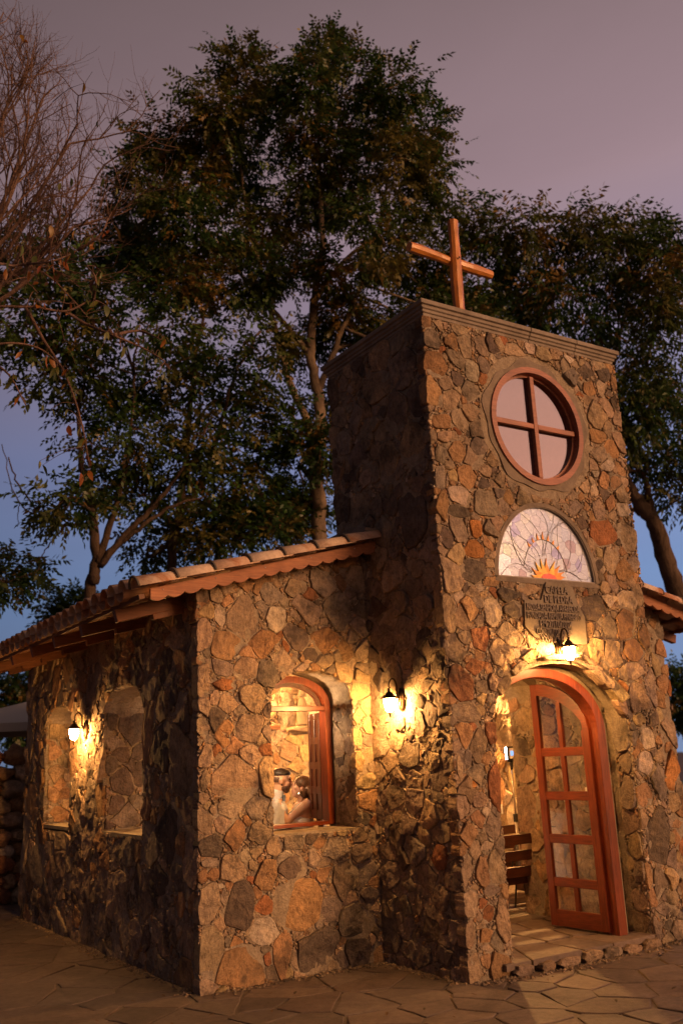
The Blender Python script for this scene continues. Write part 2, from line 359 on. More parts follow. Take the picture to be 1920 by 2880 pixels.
# ---- traced stones: u, v, width, height (m), tilt (deg), colour class
TR_NF='0.433 3.13 0.342 0.386 0 t;0.028 2.932 0.15 0.393 0 t;0.019 2.493 0.114 0.403 0 t;0.027 2.145 0.101 0.192 0 t;0.272 2.864 0.273 0.279 0 o;0.636 2.873 0.286 0.253 0 o;0.781 3.132 0.216 0.214 0 p;0.763 3.369 0.23 0.216 0 g;0.47 3.414 0.173 0.112 0 o;0.025 3.297 0.117 0.174 0 d;0.166 3.315 0.131 0.121 0 t;0.199 3.131 0.107 0.163 0 p;0.981 2.982 0.195 0.305 35 d;1.109 3.248 0.265 0.497 -30 g;1.307 3.492 0.342 0.261 0 g;1.458 3.217 0.304 0.341 0 g;1.309 2.957 0.256 0.218 0 o;1.541 2.836 0.152 0.22 0 o;1.156 2.806 0.185 0.113 0 d;1.743 2.84 0.212 0.211 0 t;1.746 2.666 0.211 0.128 0 g;0.222 2.661 0.199 0.127 0 g;0.447 2.653 0.241 0.193 0 t;0.666 2.612 0.198 0.249 0 g;0.857 2.723 0.203 0.199 0 t;0.238 2.509 0.222 0.1 0 r;0.502 2.398 0.229 0.307 0 t;0.264 2.347 0.199 0.187 0 t;0.138 2.389 0.081 0.114 0 t;0.158 2.204 0.172 0.205 0 d;0.484 2.146 0.274 0.219 0 t;1.047 2.67 0.156 0.078 0 g;0.668 2.269 0.086 0.159 0 d;1.51 2.641 0.232 0.183 0 y;1.714 2.597 0.182 0.138 0 y;1.384 2.561 0.121 0.102 0 o;1.692 2.46 0.264 0.171 0 y;1.767 2.311 0.154 0.171 0 y;1.65 2.211 0.124 0.168 0 y;1.782 2.119 0.153 0.146 0 y;1.625 2.011 0.109 0.133 0 y;0.639 2.08 0.109 0.189 0 g;1.7 3.074 0.24 0.201 0 g;1.755 3.278 0.2 0.192 0 g;1.001 3.164 0.118 0.137 0 g;1.317 3.13 0.095 0.093 0 t;1.068 3.559 0.147 0.094 0 g;0.041 1.876 0.101 0.199 0 t;0.034 1.688 0.089 0.236 0 t;0.022 1.552 0.088 0.107 0 t;0.334 1.703 0.428 0.392 0 t;0.461 1.88 0.177 0.154 0 t;0.623 1.73 0.132 0.41 0 y;0.261 1.439 0.227 0.148 0 t;0.538 1.431 0.235 0.18 0 g;0.203 1.311 0.169 0.126 0 t;0.308 1.201 0.216 0.243 0 o;0.545 1.212 0.21 0.198 0 t;0.037 1.357 0.132 0.232 0 t;0.095 1.141 0.198 0.191 0 d;0.706 1.099 0.166 0.169 0 t;0.523 1.056 0.151 0.117 0 t;0.298 0.951 0.247 0.23 0 t;0.492 0.952 0.104 0.087 0 t;0.612 0.882 0.198 0.272 0 o;0.077 1.019 0.164 0.076 0 g;0.064 0.739 0.152 0.409 0 t;0.08 0.26 0.16 0.505 0 t;0.366 0.649 0.258 0.415 0 d;0.575 0.616 0.196 0.153 0 r;0.581 0.406 0.241 0.217 0 p;0.321 0.374 0.166 0.083 0 o;0.928 0.585 0.505 0.38 0 o;0.372 0.146 0.41 0.365 0 o;0.742 0.187 0.209 0.488 0 o;0.859 0.142 0.082 0.405 0 g;1.129 0.162 0.45 0.413 0 d;0.888 1.124 0.219 0.121 0 g;1.172 1.101 0.164 0.112 0 o;1.32 1.017 0.294 0.144 0 g;1.612 1.108 0.159 0.126 0 g;1.616 0.961 0.185 0.198 0 g;1.772 1.095 0.135 0.138 0 g;0.879 0.886 0.278 0.158 0 d;1.434 0.741 0.334 0.325 0 g;1.196 0.81 0.188 0.111 0 o;1.672 0.789 0.238 0.248 0 g;1.685 0.561 0.224 0.204 0 g;1.244 0.51 0.212 0.237 0 g;1.542 0.365 0.399 0.29 0 g;1.515 0.129 0.242 0.246 0 d;0.61 0.187 0.091 0.084 0 r;0.205 0.723 0.066 0.112 0 g;0.667 1.382 0.095 0.181 0 g;1.652 1.781 0.136 0.219 0 y;1.766 1.854 0.138 0.122 0 y;1.722 1.593 0.231 0.141 0 y;1.738 1.408 0.19 0.237 0 o;1.675 1.262 0.161 0.128 0 d;0.177 1.871 0.08 0.09 0 t;0.115 1.439 0.067 0.107 0 t'
TR_TF='1.84 5.894 0.102 0.148 0 o;1.883 5.709 0.187 0.249 0 g;1.911 5.458 0.237 0.289 0 o;1.875 5.143 0.184 0.368 0 o;1.99 5.883 0.121 0.104 0 t;2.067 5.893 0.07 0.075 0 t;2.229 5.877 0.249 0.121 -15 t;2.111 5.72 0.157 0.223 0 o;2.301 5.724 0.161 0.271 0 t;2.668 5.822 0.206 0.201 0 d;2.518 5.768 0.165 0.183 0 g;2.363 5.473 0.143 0.238 0 p;2.17 5.351 0.139 0.131 0 d;2.01 5.265 0.136 0.144 0 g;2.324 5.265 0.212 0.161 0 g;2.072 5.121 0.205 0.186 0 t;2.317 5.022 0.228 0.159 0 t;2.154 4.925 0.189 0.213 0 t;1.933 4.877 0.217 0.126 0 o;2.982 5.819 0.252 0.126 0 t;3.201 5.894 0.139 0.176 0 p;3.369 5.835 0.223 0.161 0 t;3.553 5.88 0.165 0.131 0 t;3.071 5.929 0.078 0.096 0 t;3.511 5.723 0.164 0.129 0 o;3.692 5.789 0.168 0.131 0 g;3.753 5.865 0.169 0.083 0 p;3.765 5.662 0.231 0.196 0 g;3.987 5.767 0.238 0.166 0 d;4.286 5.775 0.179 0.186 0 d;4.42 5.735 0.09 0.272 0 o;4.04 5.57 0.173 0.149 0 o;4.217 5.618 0.132 0.167 0 p;3.819 5.476 0.169 0.097 0 r;4.075 5.262 0.28 0.309 0 t;4.281 5.422 0.199 0.199 0 t;4.375 5.469 0.089 0.184 0 d;4.061 5.042 0.235 0.176 0 o;4.25 4.915 0.196 0.177 0 o;4.068 4.828 0.213 0.174 0 t;3.943 4.69 0.147 0.14 0 t;3.95 4.608 0.125 0.093 0 p;4.154 4.718 0.193 0.127 0 p;4.365 4.714 0.175 0.128 0 o;4.084 4.542 0.169 0.172 0 o;3.758 4.473 0.163 0.213 0 t;2.856 4.338 0.33 0.201 0 t;2.398 4.325 0.156 0.125 0 d;2.2 4.369 0.238 0.193 0 o;2.427 4.439 0.157 0.126 0 t;2.545 4.565 0.178 0.128 0 t;2.367 4.679 0.192 0.17 0 g;2.104 4.588 0.186 0.208 0 o;2.597 4.405 0.143 0.184 0 t;2.095 4.156 0.25 0.162 0 p;2.41 4.123 0.26 0.22 0 g;2.633 4.106 0.195 0.125 0 g;2.578 4.237 0.177 0.084 0 d;2.064 4.007 0.248 0.12 0 d;1.86 4.064 0.129 0.265 0 o;1.865 4.301 0.13 0.215 0 g;3.609 4.208 0.219 0.149 0 g;3.405 4.273 0.156 0.089 0 t;4.146 4.294 0.127 0.216 0 o;3.948 4.214 0.166 0.182 0 g;4.349 4.255 0.216 0.125 0 p;1.953 4.729 0.133 0.097 0 t;4.42 5.033 0.178 0.229 0 t;1.924 3.387 0.193 0.364 0 t;2.169 3.445 0.254 0.214 0 d;2.249 3.866 0.111 0.206 0 O;2.209 3.661 0.183 0.174 0 O;2.054 3.819 0.181 0.218 0 g;2.417 3.881 0.189 0.164 0 g;2.382 3.732 0.131 0.147 0 o;1.887 3.733 0.141 0.171 0 d;2.396 3.36 0.223 0.072 0 o;2.6 3.351 0.133 0.066 0 t;2.845 3.321 0.294 0.126 0 t;2.355 3.076 0.257 0.24 0 p;2.568 3.234 0.397 0.116 0 d;2.626 3.095 0.247 0.158 0 d;2.09 3.106 0.213 0.209 0 o;2.13 3.246 0.144 0.113 0 t;2.272 3.226 0.091 0.071 0 t;1.849 3.041 0.138 0.327 0 t;1.887 2.721 0.189 0.228 0 t;2.008 2.817 0.14 0.109 0 t;2.194 2.836 0.197 0.261 0 r;2.544 2.874 0.373 0.183 0 t;2.412 2.691 0.238 0.221 0 t;2.113 2.565 0.246 0.161 0 r;1.926 2.418 0.205 0.342 0 r;2.311 2.433 0.215 0.149 0 t;2.183 2.399 0.141 0.094 0 t;1.951 2.158 0.238 0.194 0 t;3.979 3.961 0.34 0.231 0 r;4.363 3.946 0.26 0.286 0 t;4.044 3.68 0.159 0.277 0 t;4.2 3.28 0.251 0.176 0 p;4.156 3.03 0.294 0.299 0 o;4.22 2.756 0.226 0.218 0 o;3.928 3.251 0.199 0.11 0 p;3.904 2.975 0.197 0.232 0 g;3.676 3.163 0.322 0.216 0 d;3.538 3.36 0.191 0.07 0 t;4.405 2.899 0.162 0.206 0 o;4.204 2.544 0.269 0.169 0 t;4.022 2.512 0.154 0.121 0 t;3.979 2.394 0.196 0.12 0 O;4.192 2.29 0.245 0.241 0 t;3.94 2.291 0.238 0.149 0 o;4.425 2.394 0.137 0.37 0 g;4.227 3.565 0.231 0.212 0 o;4.202 3.421 0.229 0.081 0 o;3.886 2.734 0.239 0.243 0 t;3.697 2.76 0.192 0.226 0 y;3.424 2.609 0.226 0.073 0 y;2.986 2.759 0.216 0.13 0 y;2.762 2.67 0.191 0.127 0 y;3.548 2.48 0.208 0.117 0 t;1.918 1.991 0.204 0.237 0 o;2.073 1.894 0.166 0.342 0 t;2.228 1.973 0.113 0.2 0 r;2.206 1.581 0.111 0.502 0 r;2.031 1.63 0.177 0.173 0 g;1.983 1.562 0.061 0.05 0 O;2.016 1.419 0.149 0.12 0 t;1.848 1.689 0.067 0.342 0 t;1.837 1.371 0.106 0.177 0 t;2.008 1.281 0.148 0.139 0 o;2.163 1.2 0.137 0.199 0 g;1.888 1.152 0.198 0.214 0 o;2.105 1.046 0.203 0.059 0 t;1.835 0.887 0.117 0.276 0 t;2.003 0.851 0.119 0.221 0 o;2.153 0.866 0.149 0.233 0 t;1.904 0.732 0.091 0.047 0 t;1.852 0.61 0.142 0.196 0 t;2.093 0.688 0.16 0.086 0 g;2.04 0.513 0.092 0.141 0 r;1.982 0.595 0.079 0.066 0 r;2.174 0.45 0.134 0.35 0 t;1.828 0.371 0.102 0.211 0 t;1.995 0.35 0.143 0.111 0 o;1.991 0.252 0.143 0.055 0 t;1.846 0.112 0.127 0.207 0 t;2.13 0.071 0.21 0.193 0 o;1.96 0.141 0.077 0.127 0 o;4.283 1.877 0.171 0.216 0 p;4.223 1.645 0.219 0.212 0 p;4.36 1.474 0.187 0.323 0 g;4.115 1.335 0.181 0.184 0 o;4.059 1.124 0.163 0.16 0 t;4.245 0.962 0.282 0.502 0 d;4.198 0.546 0.212 0.259 0 g;4.053 0.561 0.144 0.37 0 o;3.925 0.22 0.172 0.239 0 o;4.199 0.299 0.291 0.102 0 g;4.073 0.151 0.159 0.19 0 g;4.225 0.011 0.177 0.14 0 t'
TR_TL='-0.294 2.978 0.337 0.277 0 g;-0.639 2.933 0.25 0.278 0 g;-0.849 3.332 0.275 0.159 0 g;-0.586 3.244 0.322 0.202 0 g;-0.927 3.14 0.27 0.225 0 g;-1.128 3.65 0.294 0.236 0 g;-0.664 2.682 0.197 0.147 0 g;-0.95 2.766 0.172 0.153 0 t;-0.878 2.544 0.157 0.095 0 t;-0.912 2.426 0.187 0.095 0 t;-0.42 1.959 0.287 0.155 0 t;-0.277 2.082 0.174 0.089 0 t;-0.607 1.838 0.308 0.208 0 d;-0.953 1.948 0.29 0.184 0 t;-0.313 1.75 0.222 0.184 0 t;-0.932 1.765 0.274 0.155 0 t;-1.171 1.76 0.174 0.286 0 g;-0.364 1.657 0.235 0.169 0 t;-0.666 1.611 0.178 0.147 0 t;-0.646 1.422 0.266 0.206 0 g;-0.36 1.454 0.234 0.194 0 g;-1.136 1.38 0.148 0.155 0 g;-1.002 1.166 0.233 0.139 0 g;-0.952 0.97 0.206 0.171 0 r;-0.599 0.991 0.265 0.228 0 g;-0.214 0.954 0.3 0.122 0 g;-0.212 0.774 0.267 0.216 0 g;-0.387 0.527 0.242 0.177 0 g;-0.593 0.531 0.145 0.157 0 g;-0.747 0.755 0.27 0.279 0 g;-0.929 0.649 0.205 0.177 0 g;-1.122 0.589 0.158 0.189 0 g;-1.217 1.166 0.131 0.216 0 o;-0.424 0.318 0.224 0.191 0 g;-1.098 0.387 0.131 0.156 0 g;-0.757 0.34 0.21 0.161 0 d;-0.621 0.126 0.214 0.177 0 g;-0.941 0.169 0.215 0.157 0 g'
TR_NR='6.197 1.955 0.254 0.375 0 t;6.14 1.512 0.292 0.459 0 O;6.056 1.146 0.205 0.211 0 y;6.068 0.898 0.163 0.104 0 o;6.04 0.758 0.142 0.181 0 o;6.159 0.633 0.123 0.297 0 r;5.961 0.171 0.219 0.212 0 o;5.916 -0.047 0.217 0.196 0 o;6.014 0.429 0.221 0.063 0 t;6.208 2.967 0.147 0.398 0 o;6.07 2.751 0.129 0.348 0 y;6.141 2.539 0.194 0.237 0 o;6.29 2.476 0.098 0.368 0 r;6.056 2.35 0.159 0.191 0 o;6.292 3.143 0.199 0.202 0 g'

# ------------------------------------------------------------------ chapel dimensions (metres)
A_, B_, D_, H_, E_, W_, L_ = 1.8148, 4.4440, 1.2524, 5.9496, 0.4847, 6.2588, 5.7580   # tower left/right x, projection, height, back y, nave width, depth
SL = .26; TH = math.atan(SL); RX = W_/2
def zf(x): return 3.31+SL*((x if x < RX else W_-x)+.53)      # line of the roof edge boards' top
def arch(x0, x1, z0, zs, za, n=14, p=2.0):
    """closed outline of an arched opening, counter-clockwise"""
    c, h = (x0+x1)/2, (x1-x0)/2
    return [(x0, z0), (x1, z0)]+[(c+h*math.cos(t), zs+(za-zs)*math.sin(t)) for t in np.linspace(0, math.pi, n)]
def dense(poly, step=.09):
    out = []
    for i, p in enumerate(poly):
        q = poly[(i+1) % len(poly)]; n = max(1, int(math.hypot(q[0]-p[0], q[1]-p[1])/step))
        for k in range(n): out.append((p[0]+(q[0]-p[0])*k/n, p[1]+(q[1]-p[1])*k/n))
    return out
def inpoly(P, poly):
    P = np.asarray(P, float); x, y = P[:, 0], P[:, 1]; poly = np.asarray(poly, float); r = np.zeros(len(P), bool); j = len(poly)-1
    for i in range(len(poly)):
        xi, yi = poly[i]; xj, yj = poly[j]
        if yi != yj:
            k = ((yi > y) != (yj > y)) & (x < (xj-xi)*(y-yi)/(yj-yi)+xi); r ^= k
        j = i
    return r
def fnoise(p, s): return mnoise.fractal(Vector(p)*s, .9, 2.1, 4)

chapel = empty('stone_chapel', (RX, 0, 0), 'rough stone chapel with a square front tower, red double door and clay tile roof', 'chapel')

def wall(name, O, U, N, outline, holes, thick, mat='mortar', amp=.012, grid=.1, label=None, rough=True):
    O, U, N = map(lambda q: np.array(q, float), (O, U, N)); Z = np.array([0, 0, 1.])
    loops = [dense(outline)]+[dense(h) for h in holes]; pts = []; edges = []
    for lp in loops:
        b = len(pts); pts += lp; edges += [(b+i, b+(i+1) % len(lp)) for i in range(len(lp))]
    P = np.array(outline); lo, hi = P.min(0), P.max(0)
    gx = np.arange(lo[0]+grid/2, hi[0], grid); gy = np.arange(lo[1]+grid/2, hi[1], grid)
    G = np.array([(x+random.uniform(-.3, .3)*grid, y+random.uniform(-.3, .3)*grid) for x in gx for y in gy])
    k = inpoly(G, outline)
    for h in holes: k &= ~inpoly(G, h)
    nb = len(pts); pts = pts+[tuple(g) for g in G[k]]
    vs, _, fs, *_r = delaunay_2d_cdt([Vector(p) for p in pts], edges, [], 0, 1e-5)
    vs = [tuple(v) for v in vs]; cen = np.array([np.mean([vs[i] for i in f], axis=0) for f in fs])
    ok = inpoly(cen, outline)
    for h in holes: ok &= ~inpoly(cen, h)
    T = [tuple(f) for f, o in zip(fs, ok) if o]
    n = len(vs); V = []; a = amp if rough else 0
    def pos(p, d):
        w = O+U*p[0]+Z*p[1]+N*(d+.002 if d == 0 and rough else d)
        if a: w = w+np.array([fnoise(w+7, 5.), fnoise(w+31, 5.), fnoise(w+63, 5.)])*a
        return w
    # orientation: U x Z = outward?
    flip = np.dot(np.cross(U, Z), N) < 0
    V = [pos(p, 0) for p in vs]+[pos(p, -thick) for p in vs]
    Fc = [(f[::-1] if flip else f) for f in T]+[tuple(i+n for i in (f if flip else f[::-1])) for f in T]
    # sides: rebuild boundary from triangles
    ec = {}
    for f in T:
        for i in range(len(f)):
            e = (f[i], f[(i+1) % len(f)]); ec[e] = 1
    be = [e for e in ec if (e[1], e[0]) not in ec]
    seg = max(1, int(thick/.1)); mid = {}
    def m_(i, k):
        if k == 0: return i
        if k == seg: return i+n
        if (i, k) not in mid: mid[(i, k)] = len(V); V.append(pos(vs[i], -thick*k/seg))
        return mid[(i, k)]
    for (i, j) in be:
        for k in range(seg):
            q = (i, m_(i, k+1), m_(j, k+1), j) if k == 0 else (m_(i, k), m_(i, k+1), m_(j, k+1), m_(j, k))
            Fc.append(q[::-1] if flip else q)
    o = obj(name, V, Fc, M[mat], chapel); tag(o, label); return o

BIG = []      # (screen size, wall object, V, F, colour)
REST = {}     # wall object -> MB of small stones
def rcol(c):
    b = np.array(COLS[c] if isinstance(c, str) else c); j = np.array([random.uniform(.82, 1.2)]*3)*np.array([random.uniform(.95, 1.06), 1, random.uniform(.92, 1.06)])
    return np.clip(b*j, 0, .8)
RANDC = 'ttttttooogggggdpyr'
def stone_mesh(O, U, N, Z, cu, cv, outl, t, deep=.03, big=True):
    """a chunky stone: outline (n,2) around its centre, face standing t proud"""
    n = len(outl); c2 = np.array([cu, cv]); ta, tb = random.uniform(-.11, .11), random.uniform(-.11, .11)
    fl = np.dot(np.cross(U, Z), N) < 0
    rings = [(1.0, -deep), (1.0, t*.50), (.975, t*.92), (.88, t*1.0), (.66, t*1.0), (.42, t*1.02), (.2, t*1.02)] if big else [(1.0, -deep), (.98, t*.6), (.76, t)]
    V = []; sd = random.uniform(0, 90); amp = min(.016, t*.45) if big else t*.2; pu, pv = random.uniform(-1, 1), random.uniform(-1, 1)
    for s, d in rings:
        for p in outl:
            q = c2+(p-c2)*s; w = O+U*q[0]+Z*q[1]; dd = d
            if d > 0: dd = d+(q[0]-cu)*ta+(q[1]-cv)*tb+amp*(fnoise(w+sd, 9.)*1.3+.9*abs(fnoise(w+sd+9, 5.)))-(max(0, pu*(q[0]-cu)+pv*(q[1]-cv))*.10 if big else 0)
            V.append(w+N*dd)
    w = O+U*cu+Z*cv; V.append(w+N*(rings[-1][1]+amp*fnoise(w+sd, 11.)))
    k = len(rings); Fc = []
    for i in range(k-1):
        for j in range(n):
            j2 = (j+1) % n; q = (i*n+j, i*n+j2, (i+1)*n+j2, (i+1)*n+j); Fc.append(q[::-1] if fl else q)
    for j in range(n):
        q = ((k-1)*n+j, (k-1)*n+(j+1) % n, k*n); Fc.append(q[::-1] if fl else q)
    return np.array(V), Fc
def stones(wobj, O, U, N, outline, holes, seeds='', rand=None, fill=((.10, 40), (.07, 90), (.05, 160)), chips=700, over=.0, prot=(.010, .032), res=.008, edge_u=(), palette=RANDC, edge_deep=.1, rank=1.0, off=0.0):
    """lay rubble stones on a wall face: traced stones, then random ones that grow until they meet a neighbour, then chips in the joints"""
    O, U, N = map(lambda q: np.array(q, float), (O, U, N)); Z = np.array([0, 0, 1.]); O = O+N*off
    P = np.array(outline); lo = P.min(0)-.06; hi = P.max(0)+.06
    nx, ny = int((hi[0]-lo[0])/res)+1, int((hi[1]-lo[1])/res)+1
    XX, YY = np.meshgrid(lo[0]+np.arange(nx)*res, lo[1]+np.arange(ny)*res, indexing='ij')
    C2 = np.stack([XX.ravel(), YY.ravel()], 1)
    ol = [(x+(-over if abs(x-u_) < .02 and u_ <= (lo[0]+hi[0])/2 else over if any(abs(x-u2) < .02 for u2 in edge_u) else 0), y) for x, y in outline for u_ in (edge_u[0] if edge_u else 1e9,)]
    free = inpoly(C2, ol)
    for h in holes: free &= ~inpoly(C2, h)
    free = free.reshape(nx, ny)
    def isfree(x, y):
        i = int((x-lo[0])/res+.5); j = int((y-lo[1])/res+.5)
        return 0 <= i < nx and 0 <= j < ny and free[i, j]
    def mark(poly, gap):
        poly = np.asarray(poly); c = poly.mean(0); d = poly-c; r = np.linalg.norm(d, axis=1)[:, None]; pl = c+d*(r+gap)/np.maximum(r, 1e-6)
        a = np.maximum(((pl.min(0)-lo)/res).astype(int)-1, 0); b = np.minimum(((pl.max(0)-lo)/res).astype(int)+2, [nx, ny])
        if (b <= a).any(): return
        sub = np.stack([XX[a[0]:b[0], a[1]:b[1]].ravel(), YY[a[0]:b[0], a[1]:b[1]].ravel()], 1)
        m = inpoly(sub, pl).reshape(b[0]-a[0], b[1]-a[1]); free[a[0]:b[0], a[1]:b[1]] &= ~m
    todo = []
    for it in (seeds.split(';') if seeds else []):
        t = it.split(); todo.append((float(t[0]), float(t[1]), float(t[2]), float(t[3]), R_(float(t[4])), t[5], 1.0))
    def sup(w, h, rot, th, ex):
        a = th-rot; return 1.0/((abs(math.cos(a))/(w/2))**ex+(abs(math.sin(a))/(h/2))**ex)**(1/ex)
    polys = []
    def outline_of(s, n, near, slack, ex):
        cu, cv, w, h, rot, c, _ = s; ph = random.random()*6
        # chiselled silhouette: a few sharp corners joined by straight runs, cut back where a neighbour stands
        kc = random.randint(4, 7) if n > 9 else random.randint(3, 5)
        corners = sorted((2*math.pi*(k+random.uniform(-.36, .36))/kc) for k in range(kc)); pc = []
        for th in corners:
            r = sup(w, h, rot, th, ex)*random.uniform(.84, 1.30)*slack; pc.append(np.array([r*math.cos(th), r*math.sin(th)]))
        per = [np.linalg.norm(pc[(i+1) % kc]-pc[i]) for i in range(kc)]; tot = sum(per)+1e-9; ring = []
        for i in range(kc):
            m_ = max(1, int(round(n*per[i]/tot))); q = pc[(i+1) % kc]-pc[i]; nn_ = np.array([q[1], -q[0]])
            bow = random.uniform(-.03, .05)
            for k in range(m_): t_ = k/m_; ring.append(pc[i]+q*t_+nn_*bow*4*t_*(1-t_)+rng.normal(0, .022, 2)*per[i]*(t_ > 0)*.6)
        out = []
        for p in ring:
            r = math.hypot(*p)
            if r < 1e-5: continue
            d = p/r
            for (ou, ov, ow, oh, orot, _c, _d) in near:
                dx, dy = ou-cu, ov-cv; dist = math.hypot(dx, dy)
                if dist < 1e-4: continue
                an = math.atan2(dy, dx); si = sup(w, h, rot, an, ex)*slack; sj = sup(ow, oh, orot, an, ex)*slack
                if si+sj > dist-.05:
                    lim = dist*si/(si+sj)-.007; pr = (d[0]*dx+d[1]*dy)/dist
                    if pr > .05: r = min(r, max(lim, .01)/pr)
            step = .009; rr = step
            while rr < r and isfree(cu+d[0]*rr, cv+d[1]*rr): rr += step
            r = min(r, rr)*(1+random.uniform(-.015, .015)); out.append((cu+d[0]*r, cv+d[1]*r))
        if len(out) < 4: out = [(cu+.01*math.cos(t), cv+.01*math.sin(t)) for t in (0, 1.5, 3, 4.5)]
        return np.array(out)
    def emit_stone(s, pl, big, deep=.05):
        c = pl.mean(0); w_, h_ = np.ptp(pl[:, 0]), np.ptp(pl[:, 1]); sz = math.sqrt(w_*h_)
        t = random.uniform(*prot)*(1.0 if sz > .15 else .75); cc = rcol(s[5])
        if edge_u and any(pl[:, 0].min() < u_+.03 and pl[:, 0].max() > u_-.03 for u_ in edge_u): deep = edge_deep
        V, Fc = stone_mesh(O, U, N, Z, c[0], c[1], pl, t, deep, big)
        if big:
            ctr = O+U*c[0]+Z*c[1]; v = CAM-ctr; dist = np.linalg.norm(v); z = (ctr-CAM)@F_; fac = max(.02, (v/dist)@N)
            BIG.append((rank*w_*h_*fac/dist**2, wobj, V, Fc, cc))
        else: REST.setdefault(wobj.name, (wobj, MB()))[1].add(V, Fc, cc)
    if rand:                                     # random large stones (n tries, min, max size)
        n_, smin, smax = rand
        for _ in range(n_):
            w = random.uniform(smin, smax); h = w*random.uniform(.6, 1.5); u = random.uniform(lo[0], hi[0]); v = random.uniform(lo[1], hi[1])
            if not isfree(u, v) or any(abs(u-q[0]) < (w+q[2])*.47 and abs(v-q[1]) < (h+q[3])*.47 for q in todo): continue
            todo.append((u, v, w, h, random.uniform(-.4, .4), random.choice(palette), 1))
    pls = []
    for i, s in enumerate(todo):
        near = [q for j, q in enumerate(todo) if j != i and abs(q[0]-s[0]) < (q[2]+s[2]) and abs(q[1]-s[1]) < (q[3]+s[3])]
        pls.append(outline_of(s, 26 if max(s[2], s[3]) > .16 else 18, near, 1.16, 3.8))
    for s, pl in zip(todo, pls):
        if np.ptp(pl[:, 0])*np.ptp(pl[:, 1]) > .0015: emit_stone(s, pl, True); mark(pl, .008)
    for r, n_ in fill:
        for _ in range(n_*6):
            idx = random.randrange(nx*ny); i, j = divmod(idx, ny)
            if not free[i, j]: continue
            u, v = lo[0]+i*res, lo[1]+j*res
            if not all(isfree(u+r*.55*math.cos(k), v+r*.55*math.sin(k)) for k in (0, 1.05, 2.1, 3.14, 4.2, 5.2)): continue
            s = (u, v, r*2*random.uniform(.8, 1.4), r*2*random.uniform(.8, 1.4), random.uniform(-1, 1), random.choice(palette), 1)
            pl = outline_of(s, 13, [], 1.35, 3.0); emit_stone(s, pl, r > .06); mark(pl, .006)
    fi = np.argwhere(free); 
    if len(fi):
        for _ in range(chips):
            i, j = fi[random.randrange(len(fi))]
            if not free[i, j]: continue
            u, v = lo[0]+i*res, lo[1]+j*res; r = random.choice((.010, .014, .018, .024, .032))*random.uniform(.85, 1.2)
            s = (u, v, r*2*random.uniform(.5, .9), r*2*random.uniform(1.0, 2.3), random.uniform(-1.6, 1.6), random.choice('ttttggpo'), 1)
            pl = outline_of(s, 7, [], 1.1, 2.2)
            if np.ptp(pl[:, 0])*np.ptp(pl[:, 1]) < .0002: continue
            c = pl.mean(0); V, Fc = stone_mesh(O, U, N, Z, c[0], c[1], pl, random.uniform(.004, .018), .012, False)
            V = V+N*random.uniform(0, .006); REST.setdefault(wobj.name, (wobj, MB()))[1].add(V, Fc, rcol(s[5])*random.uniform(.85, 1.2)); mark(pl, .001)

# ---- nave front wall, left and right of the tower
WIN = arch(.69, 1.60, 1.19, 2.37, 2.66)
g_l = [(0, -.15), (A_, -.15), (A_, zf(A_)-.05), (0, zf(0)-.05)]
w_nf = wall('wall', (0, 0, 0), (1, 0, 0), (0, -1, 0), g_l, [WIN], .5)
stones(w_nf, (0, 0, 0), (1, 0, 0), (0, -1, 0), g_l, [arch(.70, 1.59, 1.17, 2.37, 2.65)], TR_NF, None, ((.08, 70), (.055, 220), (.036, 520)), 3200, .035, edge_u=(0,))
g_r = [(B_, -.15), (W_, -.15), (W_, zf(W_)-.05), (B_, zf(B_)-.05)]
w_nr = wall('wall', (0, 0, 0), (1, 0, 0), (0, -1, 0), g_r, [], .5)
stones(w_nr, (0, 0, 0), (1, 0, 0), (0, -1, 0), g_r, [], TR_NR, (90, .16, .3), ((.08, 40), (.05, 90)), 300, .03, edge_u=(W_,), palette='ootyyt', rank=.5)
# window reveal: right jamb stones and smooth sill
RV = [(0.02, 1.22), (.36, 1.22), (.36, 2.34), (.02, 2.34)]
stones(w_nf, (1.60, 0, 0), (0, 1, 0), (-1, 0, 0), RV, [], '', (60, .16, .3), ((.07, 30),), 60, prot=(.002, .010), palette='gdgt')
# ---- left side wall
NR_ = arch(1.36, 2.56, 1.17, 2.40, 2.68); NL_ = arch(3.72, 4.78, 1.12, 2.40, 2.60)
g_s = [(.02, -.15), (L_, -.15), (L_, zf(0)-.16), (.02, zf(0)-.16)]
w_sd = wall('wall', (0, 0, 0), (0, 1, 0), (-1, 0, 0), g_s, [NR_, NL_], .48)
stones(w_sd, (0, 0, 0), (0, 1, 0), (-1, 0, 0), g_s, [NR_, NL_], '', (700, .2, .5), ((.1, 60), (.07, 130), (.045, 320)), 1800, .02, edge_u=(.02,), palette='gggtttdoo', rank=.55)
for y_, c_ in ((2.56, 'gddd'), (4.78, 'ooyt')):                       # far jambs facing the camera; nearer one's stones darkened to paint its shade
    jv = [(.03, 1.2), (.45, 1.2), (.45, 2.42), (.03, 2.42)]
    stones(w_sd, (0, y_, 0), (1, 0, 0), (0, -1, 0), jv, [], '', (90, .18, .34), ((.07, 30), (.045, 40)), 60, prot=(.004, .016), palette=c_, off=.008)
